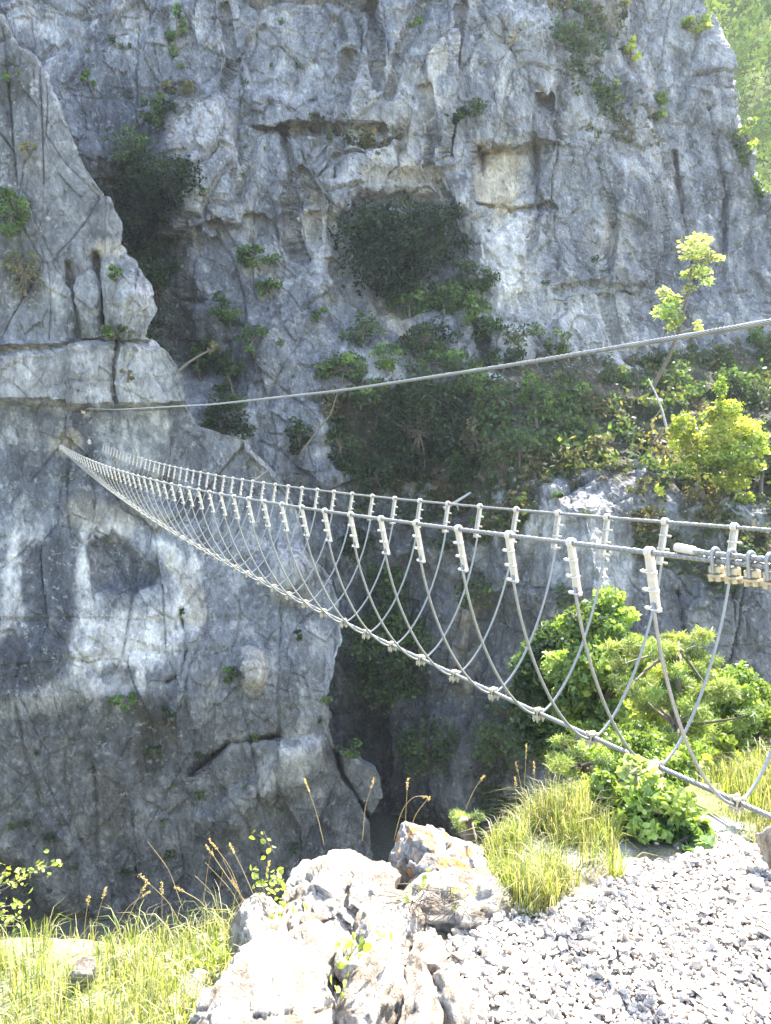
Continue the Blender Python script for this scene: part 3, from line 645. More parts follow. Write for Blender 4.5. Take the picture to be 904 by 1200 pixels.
def gravel():
    rg = np.random.default_rng(21); base = []
    for k in range(10):
        v, f = ICO[2]; v = facet(v.copy(), 11, rg, .38, .72)*np.array([1, rg.uniform(.6, .95), rg.uniform(.35, .6)]); base.append(v)
    small = []
    for k in range(10):
        v = ICO[1][0]*rg.uniform(.75, 1.15, (12, 1))*np.array([1, rg.uniform(.6, .95), rg.uniform(.35, .6)]); small.append(v)
    f0 = ICO[2][1]; f1_ = ICO[1][1]; nv = 0
    n = 90000; x = rg.uniform(.0, 3.3, n); y = rg.uniform(1.2, 4.0, n)
    z = gz(x, y)
    def proj(x, y, z):
        P = np.stack([x, y, z], 1); d = P@FWD; return 452+F_PX*(P@RIGHT)/d, 600-F_PX*(P@UP)/d
    u, v = proj(x, y, z); e = sdf(u, v, GRAVEL)
    m = (e < rg.exponential(5, n)-4) & (u < 990) & (v < 1290); x, y, z, e = x[m][:13000], y[m][:13000], z[m][:13000], e[m][:13000]
    n = len(x); r = np.clip(rg.lognormal(-4.42, .42, n), .006, .034)
    z = z+r*rg.uniform(.0, .8, n)+.008
    big = np.argsort(-r)[:48]; VV = []; FF = []; CC = []
    for k in range(n):
        a, b, c = rg.uniform(0, 6.28), rg.normal(0, .45), rg.normal(0, .45)
        Rm = np.array(Matrix.Rotation(a, 3, 'Z')@Matrix.Rotation(b, 3, 'X')@Matrix.Rotation(c, 3, 'Y'))
        t = rg.random(); col = np.array([.57, .51, .44])*rg.uniform(.7, 1.12)*(np.array([1, .94, .86]) if t < .25 else np.array([.78, .76, .76]) if t > .88 else 1)
        sml = r[k] < .0125; w = ((small if sml else base)[k % 10]*r[k])@Rm.T
        if k in big:
            me = mesh_np('loose_stone', w, f0, M_STONE, False, np.broadcast_to(col, w.shape))
            link('loose_stone', me, None, (x[k], y[k], z[k]), label='pale angular stone lying loose among the white gravel', category='stone', group='larger loose stones on the gravel')
            continue
        VV.append(w+np.array([x[k], y[k], z[k]])); FF.append((f1_ if sml else f0)+nv); nv += len(w); CC.append(np.broadcast_to(col, w.shape))
    me = mesh_np('gravel', np.concatenate(VV), np.concatenate(FF), M_STONE, False, np.concatenate(CC))
    link('gravel', me, kind='stuff', label='white sunlit gravel of angular stones covering the path', category='gravel')
    # rubble between the boulders
    VV = []; FF = []; CC = []
    for k in range(1700):
        xx, yy = rg.uniform(-.75, .5), rg.uniform(1.5, 3.1); zz = float(gz(np.array([xx]), np.array([yy]))[0]); r_ = rg.uniform(.008, .035)
        w = (base[k % 10]*r_)@np.array(Matrix.Rotation(rg.uniform(0, 6), 3, 'Z')).T+np.array([xx, yy, zz+r_*.4])
        VV.append(w); FF.append(f0+42*k); CC.append(np.broadcast_to(np.array([.52, .49, .44])*rg.uniform(.6, 1.1), w.shape))
    link('rubble', mesh_np('rubble', np.concatenate(VV), np.concatenate(FF), M_STONE, False, np.concatenate(CC)), kind='stuff', label='small broken stones filling the gaps between boulders', category='rubble')
gravel()

# ------------------------------------------------------------------ bridge
K = 1.1; X0, Y0, Z0 = 1.52436*K, 3.22823*K, -1.55369*K; YAW = 2.07314; ST = .4437*K; BW = 1.11023*K
DV = np.array([math.cos(YAW), math.sin(YAW), 0]); PV = np.array([DV[1]*-1, DV[0], 0])*-1   # PV points to the far rail side
NEAR_SIDE = -1
def footp(n): n = np.asarray(n, float); return np.array([X0, Y0, 0])+DV*(ST*n)[..., None]+np.array([0, 0, 1])*(K*(-1.55369+.00157*n+.00063*n*n))[..., None]
def rise(n): n = np.asarray(n, float); return K*(1.15-.0059*n-.00015*n*n)
def railp(n, side): return footp(n)+PV*side*BW/2+np.array([0, 0, 1])*rise(n)[..., None]

def rope(name, pts, r, mat, parent=None, pitch=.12, fine_until=4.0, **props):
    """stranded cable: six lobes that wind round, sampled finely near the camera"""
    pts = np.asarray(pts, float); seg = np.linalg.norm(np.diff(pts, axis=0), axis=1); L = np.concatenate([[0], np.cumsum(seg)])
    out = [0.]; s = 0.
    while s < L[-1]:
        p = np.array([np.interp(s, L, pts[:, k]) for k in range(3)]); dist = np.linalg.norm(p)
        s += .0085*max(1, (dist/5)**1.5) if dist < 14 else .12
        out.append(min(s, L[-1]))
    s = np.array(out); P = np.stack([np.interp(s, L, pts[:, k]) for k in range(3)], 1); dist = np.linalg.norm(P, axis=1)
    t = np.gradient(P, axis=0); t /= np.linalg.norm(t, axis=1)[:, None]+1e-12
    Nn = np.cross(t, np.array([0, 0, 1.])); Nn /= np.linalg.norm(Nn, axis=1)[:, None]; B = np.cross(t, Nn)
    m = 18; a = np.arange(m)*2*math.pi/m
    lob = .2*np.clip((13-dist)/5, 0, 1)
    rr = r*(1-.05+lob[:, None]*np.cos(6*(a[None]-2*math.pi*s[:, None]/pitch)))
    v = P[:, None]+rr[..., None]*(np.cos(a)[None, :, None]*Nn[:, None]+np.sin(a)[None, :, None]*B[:, None])
    n = len(P); i = np.arange(n-1)[:, None]*m; j = np.arange(m)[None]; j2 = (j+1) % m
    f = np.stack([i+j, i+j2, i+m+j2, i+m+j], -1).reshape(-1, 4)
    gro = .5+.5*np.cos(6*(a[None]-2*math.pi*s[:, None]/pitch)); col = (.07+.38*gro)[..., None]*np.array([1, .97, .93])  # strand grooves darkened in the colour, in place of their shade
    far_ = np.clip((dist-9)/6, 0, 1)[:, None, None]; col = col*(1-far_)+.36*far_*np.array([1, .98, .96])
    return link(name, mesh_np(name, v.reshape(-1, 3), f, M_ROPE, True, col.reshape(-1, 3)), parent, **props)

NF = np.linspace(-7, 48.6, 260)
bridge = empty('suspension_footbridge', (0, 0, 0), label='three-cable rope footbridge of galvanised steel crossing the gorge to the cliff', category='bridge')
wall_pt = lambda n: n
rope('handrail_cable', railp(np.linspace(-7, 48.2, 260), -1), .0118, M_STEEL, bridge, label='nearer handrail cable, with grips and a doubled-back end')
rope('handrail_cable', railp(np.linspace(-7, 50.5, 260), 1), .0105, M_STEEL, bridge, label='farther handrail cable')
rope('foot_cable', footp(np.linspace(-7, 48.6, 260)), .0125, M_STEEL, bridge, .16)
rope('foot_cable', footp(np.linspace(-7, 48.6, 260))+PV*.03-np.array([0, 0, .012]), .0075, M_STEEL, bridge, .09)

# loop cable: upper-ellipse outline hung between the hangers, unit size so that it can be stretched to each frame
def loop_mesh():
    th = np.linspace(0, math.pi, 53); c = np.cos(th); s_ = np.sin(th)
    x = np.sign(c)*np.abs(c)**(2/1.6)*BW/2; z = -np.abs(s_)**(2/1.6)*K*1.15
    pts = np.stack([x, 0*x, z-.012], 1); keep = pts[:, 2] < -.2
    v, f = tube(pts[keep], .0085, 10); return mesh_any('loop_cable', v, f, M_LOOP)
LOOP = loop_mesh()
# hanger: galvanised channel open to the inside, eye over the rail; built for the side x > 0 (outer face +x), hanging from z = 0
def hanger_mesh():
    parts = []
    H = .262; tl = 11.*math.pi/180
    parts.append(box((.012, 0, -H/2-.008), (.005, .042, H), None, .002))
    for s_ in (-1, 1): parts.append(box((.0015, s_*.019, -H/2-.012), (.018, .0035, H-.01), None, .0015))
    a = np.linspace(-.5*math.pi, 1.5*math.pi, 17); ring = np.stack([np.cos(a)*.017, 0*a, np.sin(a)*.017+.002], 1)
    for off in (-.012, 0, .012): v, f = tube(ring+np.array([0, off, 0]), .0075, 8, False); parts.append((v, f))
    parts.append(box((.0, 0, .022), (.012, .03, .008), None, .003))
    v, f = join(parts); cs, sn = math.cos(tl), math.sin(tl)
    v = v@np.array([[cs, 0, sn], [0, 1, 0], [-sn, 0, cs]]).T
    return mesh_any('hanger', v, f, M_PLATE, False)
HANG = hanger_mesh()
def ubolt_mesh():
    parts = []
    y = np.array([-.026, -.026, -.02, 0, .02, .026, .026]); x = np.array([-.012, .008, .018, .0195, .018, .008, -.012])
    v, f = tube(np.stack([x, y, 0*x], 1), .0042, 8); parts.append((v, f))
    for s_ in (-1, 1):
        parts.append(tube(np.array([[.010, s_*.027, 0], [.010, s_*.038, 0]]), .0095, 6)); parts.append(tube(np.array([[.010, s_*.020, 0], [.010, s_*.046, 0]]), .0052, 8))
    parts.append(box((-.008, 0, 0), (.006, .052, .012), None, .002))
    v, f = join(parts); return mesh_any('u_bolt', v, f, M_PLATE, False)
UB = ubolt_mesh()
def clamp_mesh():
    parts = [box((0, 0, -.022), (.062, .05, .016), None, .004), box((0, 0, .012), (.05, .04, .012), None, .004)]
    for sx in (-1, 1):
        for sy in (-1, 1):
            parts.append(tube(np.array([[sx*.023, sy*.017, .028], [sx*.023, sy*.017, -.058]]), .0055, 8))
            parts.append(tube(np.array([[sx*.023, sy*.017, -.031], [sx*.023, sy*.017, -.043]]), .0115, 6)); parts.append(tube(np.array([[sx*.023, sy*.017, .018], [sx*.023, sy*.017, .028]]), .0105, 6))
    for sy in (-1, 1):
        a = np.linspace(0, math.pi, 9); parts.append(tube(np.stack([np.cos(a)*.021, np.full(9, sy*.017), np.sin(a)*.021+.004], 1), .0055, 8))
    v, f = join(parts); return mesh_any('foot_clamp', v, f, M_CLAMP, False)
CLAMP = clamp_mesh()
ang = math.atan2(PV[1], PV[0])           # local x = PV (towards the far rail), local y = along the bridge
for n in range(0, 48):
    f0 = footp(n); h = float(rise(n)); s_ = h/(K*1.15); rt = random.Random(n)
    lo = link('loop_cable', LOOP, bridge, f0+np.array([0, 0, h])); lo.rotation_euler = (0, 0, ang); lo.scale = (1, 1, s_)
    cl = link('foot_clamp', CLAMP, bridge, f0); cl.rotation_euler = (rt.uniform(-.08, .08), rt.uniform(-.12, .12), ang+rt.uniform(-.1, .1))
    for side in (-1, 1):
        ho = link('hanger', HANG, bridge, railp(n, side)); hs = .55+.45*s_
        ho.rotation_euler = (rt.uniform(-.025, .025), (0 if side > 0 else 0), ang+(0 if side > 0 else math.pi)+rt.uniform(-.06, .06)); ho.scale = (1, 1, hs)
        for zz in (-.083, -.166, -.25):
            ub = link('u_bolt', UB, ho, (.010+zz*.19, 0, zz)); ub.rotation_euler = (0, .19, 0)

# doubled-back end of the near handrail: second cable lying on top, ferrule, three grips
e0 = .02; seg = np.linspace(-7, -.42, 40)
rope('cable_tail', railp(seg, -1)+np.array([0, 0, .026])+PV*-.006, .0105, M_STEEL, bridge)
a = railp(np.array([-.42]), -1)[0]+np.array([0, 0, .026]); tdir = (railp(np.array([.1]), -1)[0]-railp(np.array([-.3]), -1)[0]); tdir /= np.linalg.norm(tdir)
v, f = tube(np.array([a-tdir*.06, a-tdir*.035, a-tdir*.02+[0, 0, .003], a+tdir*.06+[0, 0, .009], a+tdir*.068+[0, 0, .01]]), [.012, .0135, .018, .019, .016], 14)
link('cable_ferrule', mesh_any('cable_ferrule', v, f, M_PLATE), bridge)
def grip_body():
    parts = [box((0, 0, -.036), (.036, .056, .034), None, .006), box((0, 0, -.060), (.042, .062, .012), None, .003)]
    for sx in (-1, 1):
        for sy in (-1, 1): parts.append(tube(np.array([[sx*.014, sy*.018, -.064], [sx*.014, sy*.018, -.082]]), .010, 6))
    v, f = join(parts); return mesh_any('cable_grip', v, f, M_BRASS, False)
def grip_bow():
    a = np.linspace(0, math.pi, 13); r_ = np.stack([np.cos(a)*.021, 0*a, np.sin(a)*.021+.026], 1); r_ = np.concatenate([[[.021, 0, -.05]], r_, [[-.021, 0, -.05]]])
    v, f = tube(r_, .0078, 10); return mesh_any('bow', v, f, M_LOOP, False)
GRIP = grip_body(); BOW = grip_bow()
for k, n in enumerate((-.68, -.83, -1.0, -1.16)):
    g = link('cable_grip', GRIP, bridge, railp(n, -1)); g.rotation_euler = (-.1, 0, ang+random.uniform(-.12, .12))
    link('bow', BOW, g, (0, 0, 0))

# safety cable strung above the bridge
tb = np.array([(60, 481), (98, 479), (140, 480), (250, 474), (400, 458), (600, 428), (800, 395), (904, 378), (1100, 340), (1500, 250)], float)
pa = pix(980, 365, 3.7); pb = pix(100, 479, 24.25)
tt = np.linspace(-.08, 1, 300); xy = pa+(pb-pa)*tt[:, None]
def u_of(p):
    d = p@FWD; return 452+F_PX*(p@RIGHT)/d
uu = u_of(xy); vv = np.interp(uu, tb[:, 0], tb[:, 1]); 
for _ in range(25): vv[1:-1] = (vv[:-2]+vv[2:]+2*vv[1:-1])/4
xy2 = pix(uu, vv, xy[:, 1])
rope('overhead_cable', xy2, .0145, M_STEEL, None, .15, label='single stranded steel cable strung high above the bridge from wall to right edge', category='cable')
# wall plates where the cables end
for (u, v, nm, lb) in ((98, 479, 'wall_anchor', 'small steel wall anchor at the far end of the overhead cable'), (72, 524, 'wall_anchor', 'steel wall anchor where the nearer handrail meets the cliff'), (106, 517, 'wall_anchor', 'steel wall anchor where the farther handrail meets the cliff')):
    p = lookA(u, v); v_, f_ = join([box((0, 0, 0), (.12, .05, .16), None, .01), tube(np.array([[0, 0, 0], [0, -.16, 0]]), .022, 8), tube(np.array([[0, -.10, -.05], [0, -.15, -.05], [0, -.17, 0], [0, -.15, .05], [0, -.10, .05]]), .012, 6)])
    link(nm, mesh_any(nm, v_, f_, M_PLATE, False), None, p, label=lb, category='anchor')
# ------------------------------------------------------------------ plants
GREENS = dict(deep=[(.024, .041, .018), (.034, .055, .024), (.018, .030, .015)], dark=[(.050, .082, .032), (.066, .105, .040), (.038, .062, .027)], mid=[(.095, .15, .05), (.12, .18, .06), (.07, .115, .042)],
              light=[(.20, .27, .075), (.25, .32, .09), (.14, .20, .06)], yellow=[(.30, .34, .07), (.38, .40, .10), (.22, .28, .06)], dry=[(.19, .175, .10), (.15, .14, .08), (.11, .115, .06)],
              pale=[(.42, .45, .22), (.50, .52, .28), (.32, .38, .16)], pine=[(.20, .25, .085), (.27, .31, .11), (.12, .17, .06)])

def limb(a, b, r0, r1, rg, bend=.12, seg=5):
    t = np.linspace(0, 1, seg)[:, None]; L = np.linalg.norm(b-a); k = rg.normal(size=3)*L*bend
    p = a+(b-a)*t+k*(t*(1-t)*2); return tube(p, np.linspace(r0, r1, seg), 5, False)

def plant(name, label, cat, root, clumps, n, leaf, tone, rg, shape='diamond', flat=0., droop=0., trunk=None, tr=.05, mat=None, bark=None, group=None, shell=.5, hollow=True, top=None):
    """clumps: list of (centre, radii). Root empty > trunk, crown"""
    e = empty(name, root, label=label, category=cat)
    if group: e['group'] = group
    root = np.asarray(root, float); cl = [(np.asarray(c, float), np.broadcast_to(np.asarray(r, float), (3,))) for c, r in clumps]
    vol = np.array([r.prod()**(2/3.) for c, r in cl]); cnt = np.maximum(3, (n*vol/vol.sum()).astype(int))
    C_ = []; T_ = []
    for (c, r), m in zip(cl, cnt):
        d = rg.normal(size=(m, 3)); d /= np.linalg.norm(d, axis=1)[:, None]; q = rg.uniform(shell**3, 1.15, (m, 1))**(1/3.)
        lump = 1+.35*vnoise(d*2.2+c[None]*3, 5)[:, None]
        C_.append(c+d*q*r*lump); base = np.array(GREENS[tone][rg.integers(3)])*rg.uniform(.6, 1.5)
        T_.append(base*rg.uniform(.7, 1.35, (m, 1))*np.array([1, 1, 1]))
    C_ = np.concatenate(C_); T_ = np.concatenate(T_)
    v, f, k = leafset(C_-root, leaf*rg.uniform(.6, 1.3, len(C_)), rg, flat, shape, droop)
    T_ = np.repeat(T_, k, 0)
    mm = mat or M_LEAF
    me = mesh_any('crown', v, f, mm, False, T_) if k == 7 else mesh_np('crown', v, f, mm, False, T_)
    link('crown', me, e)
    parts = []; cen = np.mean([c for c, r in cl], 0)-root
    path = [np.zeros(3)]+([np.asarray(q, float)-root for q in trunk] if trunk else [cen*.85])
    for a, b in zip(path[:-1], path[1:]):
        i = path.index(a) if False else [k_ for k_ in range(len(path)) if path[k_] is a][0]
        fr = i/len(path); parts.append(limb(a, b, tr*(1-fr*.7), tr*(1-(fr+1/len(path))*.7), rg, .06, 6))
    for c, r in (cl if len(cl) < 24 else cl[::2]):
        c = c-root; d = [np.linalg.norm(c-q) for q in path[1:]]; q = path[1:][int(np.argmin(d))]
        parts.append(limb(q, c, tr*.4, tr*.12, rg, .12, 5))
        for _ in range(3 if len(cl) < 30 else 1):
            dd = rg.normal(size=3); dd /= np.linalg.norm(dd); parts.append(limb(c, c+dd*r*.9, tr*.14, tr*.05, rg, .12, 4))
    v, f = join(parts); link('trunk', mesh_any('trunk', v, f, bark or M_BARK), e)
    return e

def blob(u, v, w, h, y, k, rg, rr=.3, depth=.8):
    """k leaf clumps spread through an ellipsoid seen at (u, v) with size (w, h)"""
    c = pix(u, v, y); rx = w/2/F_PX*y; rz = h/2/F_PX*y; out = []
    for i in range(k):
        d = rg.normal(size=3); d /= np.linalg.norm(d); q = rg.uniform(.1, 1.1)**(1/3.)*rg.uniform(.8, 1.1)*(1-rr*.6)
        s_ = rr*rg.uniform(.7, 1.25); m = (rx*rz)**.5
        out.append((c+d*q*np.array([rx, rx*depth, rz]), (m*s_*min(1.6, (rx/m))**.5, m*s_, m*s_*.75)))
    return out

def wallbush(u, v, w, h, tone, label, name='bush', cat='bush', look=lookB, leaf=.2, dens=1., k=None, flat=0., off=.3, droop=0., group=None, shape='diamond', trunk=None, tr=None, seed=None, mat=None):
    rg = np.random.default_rng(int(u*7+v*13) if seed is None else seed)
    p = look(u, v+h*.42); ys = [look(u+a_*w*.33, v+b_*h*.33)[1] for a_ in (-1, 0, 1) for b_ in (-1, 0, 1)]
    y = float(np.percentile(ys, 30))-w/2/F_PX*p[1]*off*.6-.2
    kk = k or int(np.clip(w*h/170, 4, 60)); lp = leaf/y*F_PX
    n = int(np.clip(w*h/(lp*lp)*9*dens, 40, 14000))
    return plant(name, label, cat, p, blob(u, v, w, h, y, kk, rg), n, leaf, tone, rg, flat=flat, droop=droop, tr=tr or .035+.0006*h, group=group, shape=shape, trunk=trunk, mat=mat)

WB = [
 (458, 288, 142, 124, 'deep', 'largest dark green bush filling the hollow in the middle of the cliff', {'dens': 1.5, 'off': .4, 'k': 60}),
 (520, 275, 66, 66, 'deep', 'dark bush joining the right side of the largest bush', {}),
 (553, 322, 66, 44, 'dark', 'dark leafy bush on the ledge right of the largest bush', {}),
 (520, 345, 54, 62, 'mid', 'mid green sapling in front of the large dark bush', {'name': 'small_tree', 'cat': 'tree', 'flat': .4}),
 (425, 385, 66, 44, 'mid', 'thin grey-green sapling left of the ochre patch', {'name': 'small_tree', 'cat': 'tree', 'dens': .5, 'flat': .4}),
 (500, 395, 80, 46, 'dark', 'low dark shrub below the mid green sapling', {'dens': .8}),
 (560, 380, 60, 40, 'dark', 'straggly dark shrub under the pale rock patch', {'dens': .6}),
 (610, 390, 66, 40, 'mid', 'sparse shrub on the rock face right of centre', {'dens': .35}),
 (652, 402, 40, 44, 'mid', 'sparse grey-green shrub against the rock above the cable', {'dens': .4}),
 (480, 350, 60, 50, 'mid', 'leafy shrub hanging below the largest bush, above the ochre patch', {'dens': .8}),
 (545, 365, 60, 50, 'mid', 'leafy green shrub between the ledge bush and the low dark shrub', {'dens': .8}),
 (440, 460, 70, 40, 'mid', 'green shrub just under the overhead cable left of the big evergreen', {'dens': .8}),
 (560, 450, 60, 40, 'mid', 'green shrub just under the overhead cable right of the big evergreen', {'dens': .8}),
 (590, 420, 60, 40, 'dark', 'dark shrub resting against the rock above the cable, right of the wide green one', {'dens': .8}),
 (400, 520, 50, 60, 'dark', 'dark shrub in the shade left of the big evergreen', {'dens': .9}),
 (610, 530, 60, 60, 'dark', 'dark scrubby bush on the terrace right of the big evergreen', {'dens': .6}),
 (680, 470, 60, 40, 'mid', 'low green bush on the terrace right of the upright tree', {'dens': .6}),
 (180, 395, 34, 40, 'dark', 'dark shrub in the cleft just behind the rounded block', {'dens': .8}),
 (295, 400, 40, 40, 'mid', 'thin green shrub on the face right of the sapling with the pale trunk', {'dens': .5}),
 (400, 430, 70, 44, 'mid', 'green shrub just above the overhead cable, left of centre', {}),
 (455, 420, 60, 40, 'mid', 'bright green shrub beside the pale rocks above the cable', {'dens': .7}),
 (520, 425, 90, 36, 'mid', 'wide green shrub touching the overhead cable at the middle', {'dens': .8}),
 (490, 500, 124, 136, 'deep', 'big dark evergreen bush below the overhead cable at the centre', {'dens': 1.0, 'name': 'evergreen_tree', 'cat': 'tree', 'flat': .3}),
 (540, 545, 50, 50, 'dark', 'dark bush at the lower right foot of the big evergreen', {}),
 (442, 560, 60, 50, 'dark', 'dark bush at the lower left foot of the big evergreen', {}),
 (628, 470, 48, 84, 'mid', 'upright green tree on the terrace just below the overhead cable', {'name': 'small_tree', 'cat': 'tree', 'dens': .9}),
 (585, 465, 60, 50, 'dark', 'brownish green thicket between evergreen and upright tree', {'dens': .5}),
 (560, 510, 50, 50, 'dry', 'bare brown twiggy shrub right of the big evergreen', {'dens': .4}),
 (268, 488, 76, 66, 'dark', 'dark fir-like shrub under the cable beside the left wall', {'name': 'evergreen_tree', 'cat': 'tree', 'flat': .5}),
 (350, 505, 34, 62, 'dark', 'narrow dark shrub hanging at the head of the shaded gully', {'flat': .5, 'dens': .8}),
 (268, 440, 40, 60, 'dark', 'dark ivy-like shrub in the cleft above the cable', {}),
 (235, 420, 34, 40, 'mid', 'green tuft on the rocky step of the left wall', {'dens': .5}),
 (268, 365, 46, 46, 'mid', 'green sapling with a pale trunk in front of the cleft', {'name': 'small_tree', 'cat': 'tree', 'dens': .8}),
 (305, 300, 56, 34, 'mid', 'fresh green shrub on the rock face left of the hollow', {'flat': .5}),
 (318, 338, 44, 24, 'mid', 'low green shrub just below the fresh green one', {}),
 (375, 368, 30, 18, 'mid', 'small green shrub near the left rim of the hollow', {}),
 (196, 215, 96, 84, 'deep', 'spreading dark pine-like tree leaning out of the left gully', {'name': 'pine_tree', 'cat': 'tree', 'flat': .6, 'dens': .8}),
 (168, 250, 66, 96, 'deep', 'dark shrub filling the left gully under the leaning tree', {'dens': .9}),
 (180, 310, 60, 70, 'dark', 'dark shrub low in the left gully behind the buttress', {}),
 (150, 170, 70, 60, 'mid', 'thin green shrub at the top of the left gully', {'dens': .35}),
 (188, 130, 50, 44, 'dark', 'round grey-green bush beside the flat-topped rock block', {}),
 (215, 105, 60, 20, 'dry', 'dry grass tuft along the top of the flat-topped block', {'dens': .8}),
 (208, 35, 26, 60, 'mid', 'hanging green shrub near the top of the frame, left', {'dens': .7}),
 (105, 95, 26, 24, 'light', 'small light green tuft high on the left cliff', {'dens': .5}),
 (550, 125, 46, 34, 'dark', 'dark tuft growing in the tall crack near the top centre', {'dens': .8}),
 (530, 138, 26, 18, 'dark', 'small dark tuft on the left lip of the tall crack', {}),
 (488, 28, 26, 10, 'mid', 'small green cushion on the pale pillar near the top', {}),
 (772, 120, 28, 44, 'light', 'round light green tree on the ridge shoulder, upper right', {'name': 'small_tree', 'cat': 'tree', 'leaf': .2}),
 (742, 62, 26, 44, 'yellow', 'sunlit yellow-green sapling on the upper right ridge', {'name': 'small_tree', 'cat': 'tree', 'dens': .6}),
 (818, 30, 38, 30, 'yellow', 'sunlit bush near the upper right skyline', {'dens': .8}),
 (722, 110, 14, 34, 'light', 'thin light green sapling left of the round ridge tree', {'dens': .6}),
 (880, 160, 34, 50, 'light', 'pale green shrub on the right skyline of the cliff', {'dens': .4}),
 (725, 10, 30, 24, 'dry', 'sunlit dry grass tuft at the top edge of the cliff', {'dens': .6}),
 (690, 12, 40, 22, 'dry', 'brown grass tuft on the top ledge, left of the sunlit one', {'dens': .6}),
 (868, 455, 70, 60, 'dark', 'dark thicket behind the sunlit spruce at the right edge', {}),
 (800, 450, 70, 50, 'mid', 'green thicket at the foot of the leaning ash', {'dens': .8}),
 (745, 455, 50, 36, 'dark', 'brown-green thicket on the terrace left of the leaning ash', {'dens': .6}),
 (900, 400, 50, 70, 'mid', 'green bush at the right edge just below the overhead cable', {'dens': .9}),
 (895, 540, 60, 70, 'dark', 'dark bush below the spruce at the right edge', {}),
 (650, 578, 26, 16, 'mid', 'round green cushion on the pale rock above the handrails', {}),
 (575, 608, 44, 22, 'mid', 'green grassy cushion right behind the farther handrail', {'dens': .8}),
 (700, 520, 60, 34, 'dry', 'brown dry grass on the terrace, left of the small lit weed', {'dens': .6}),
 (745, 565, 40, 26, 'dry', 'dry yellowish grass clump above the farther handrail', {'dens': .6}),
 (865, 650, 50, 40, 'dark', 'shaded shrub on the rock behind the cable grips', {'dens': .6}),
 (455, 770, 120, 140, 'mid', 'dark blue-green bush deep in the gorge left of the foot clamps', {'dens': .9}),
 (450, 690, 70, 70, 'mid', 'dark shrub in the gorge behind the foot cable', {'dens': .7}),
 (560, 690, 60, 50, 'mid', 'dark shrub on the shaded face behind the loops', {'dens': .5}),
 (590, 860, 90, 80, 'mid', 'dark thicket deep in the gorge above the dry stalks', {'dens': .6}),
 (660, 700, 40, 30, 'mid', 'grey-green shrub on the rock right of the nearest loops', {'dens': .5}),
 (500, 870, 80, 80, 'mid', 'dark thicket at the bottom of the gorge', {'dens': .6}),
 (420, 640, 50, 60, 'dark', 'dark shrub in the shadow right of the round boulder', {'dens': .6}),
]
for u, v, w, h, tone, lab, kw in WB: wallbush(u, v, w, h, tone, lab, **kw)

WA = [
 (10, 250, 52, 60, 'mid', 'olive green shrub at the left edge of the near wall', {'dens': .9}), (30, 320, 50, 60, 'dry', 'dry brown shrub below the olive one at the left edge', {'dens': .35}),
 (135, 320, 24, 22, 'mid', 'round green tuft above the rounded block', {}), (130, 385, 50, 22, 'mid', 'grassy tuft on the ledge under the rounded block', {'dens': .8}),
 (265, 790, 38, 20, 'mid', 'green cushion on the lower wall left of the pinkish block', {}), (145, 820, 44, 26, 'mid', 'drooping tuft on the lower wall ledge under the white patch', {'dens': .8}),
 (196, 840, 20, 26, 'dark', 'dark tuft right of the drooping one on the lower wall', {}), (182, 880, 24, 20, 'dark', 'dark moss tuft in a pocket of the lower wall', {'dens': .7}),
 (410, 875, 44, 26, 'mid', 'green tuft on top of the cracked corner block', {}), (12, 90, 28, 14, 'mid', 'green tuft high on the near wall at the left edge', {'dens': .6}), (35, 172, 34, 14, 'dry', 'dull grass streak on the near wall above the olive shrub', {'dens': .5}),
 (150, 440, 20, 18, 'dry', 'brown tuft in the joint just above the overhead cable end', {'dens': .6}), (246, 405, 30, 26, 'dry', 'brown grass tuft on the stepped edge of the near wall', {'dens': .6}),
 (352, 745, 20, 14, 'dark', 'small dark tuft near the lower right edge of the near wall', {}), (214, 717, 12, 8, 'dark', 'tiny tuft in the white streak of the near wall', {}),
]
for u, v, w, h, tone, lab, kw in WA: wallbush(u, v, w, h, tone, lab, look=lookA, leaf=.12, **kw)

# little tufts dotted over both walls
rg = np.random.default_rng(77)
def tuft_mesh(k):
    r_ = np.random.default_rng(k); n = 70; d = r_.normal(size=(n, 3)); d /= np.linalg.norm(d, axis=1)[:, None]
    c = d*r_.uniform(.3, 1, (n, 1))*np.array([1, .6, .7]); v, f, m = leafset(c, r_.uniform(.25, .55, n), r_, droop=.3)
    return mesh_np('tuft', v, f, M_LEAF, False, np.repeat(np.array(GREENS[['dark', 'mid', 'dry'][k % 3]][k % 3])*r_.uniform(.7, 1.3, (n, 1)), m, 0))
TM = [tuft_mesh(k) for k in range(5)]
SP = [(350, 70), (317, 66), (141, 48), (102, 55), (130, 42), (150, 50), (212, 75), (288, 98), (290, 175), (288, 205), (330, 16), (371, 275), (310, 175), (560, 50), (575, 265), (420, 150), (445, 180), (360, 300), (640, 330), (655, 380), (670, 415), (700, 300), (735, 300), (410, 330), (330, 400), (345, 440), (240, 230), (250, 260), (300, 390), (600, 60), (770, 330), (830, 300), (710, 640), (780, 660), (620, 560), (690, 600)]
SQ = [(90, 1010), (35, 960), (60, 975), (125, 960), (190, 960), (235, 930), (205, 920), (330, 945), (345, 985), (310, 1000), (150, 1020), (60, 1040), (105, 1060), (95, 985), (15, 965), (200, 1000), (255, 1020), (290, 925), (375, 845), (390, 820), (110, 905), (45, 880), (235, 885), (300, 860)]
for (lst, lk, nm) in ((SP, lookB, 'on the great cliff face'), (SQ, lookA, 'on the dark lower part of the near wall')):
    for i, (u, v) in enumerate(lst):
        p = lk(u, v); s_ = rg.uniform(.12, .3)
        o = link('tuft', TM[rg.integers(5)], None, p+np.array([0, -.05, 0]), label='small plant tuft in a crack '+nm, category='tuft', group='small tufts '+nm)
        o.scale = (s_, s_, s_); o.rotation_euler = (0, 0, rg.uniform(0, 6))

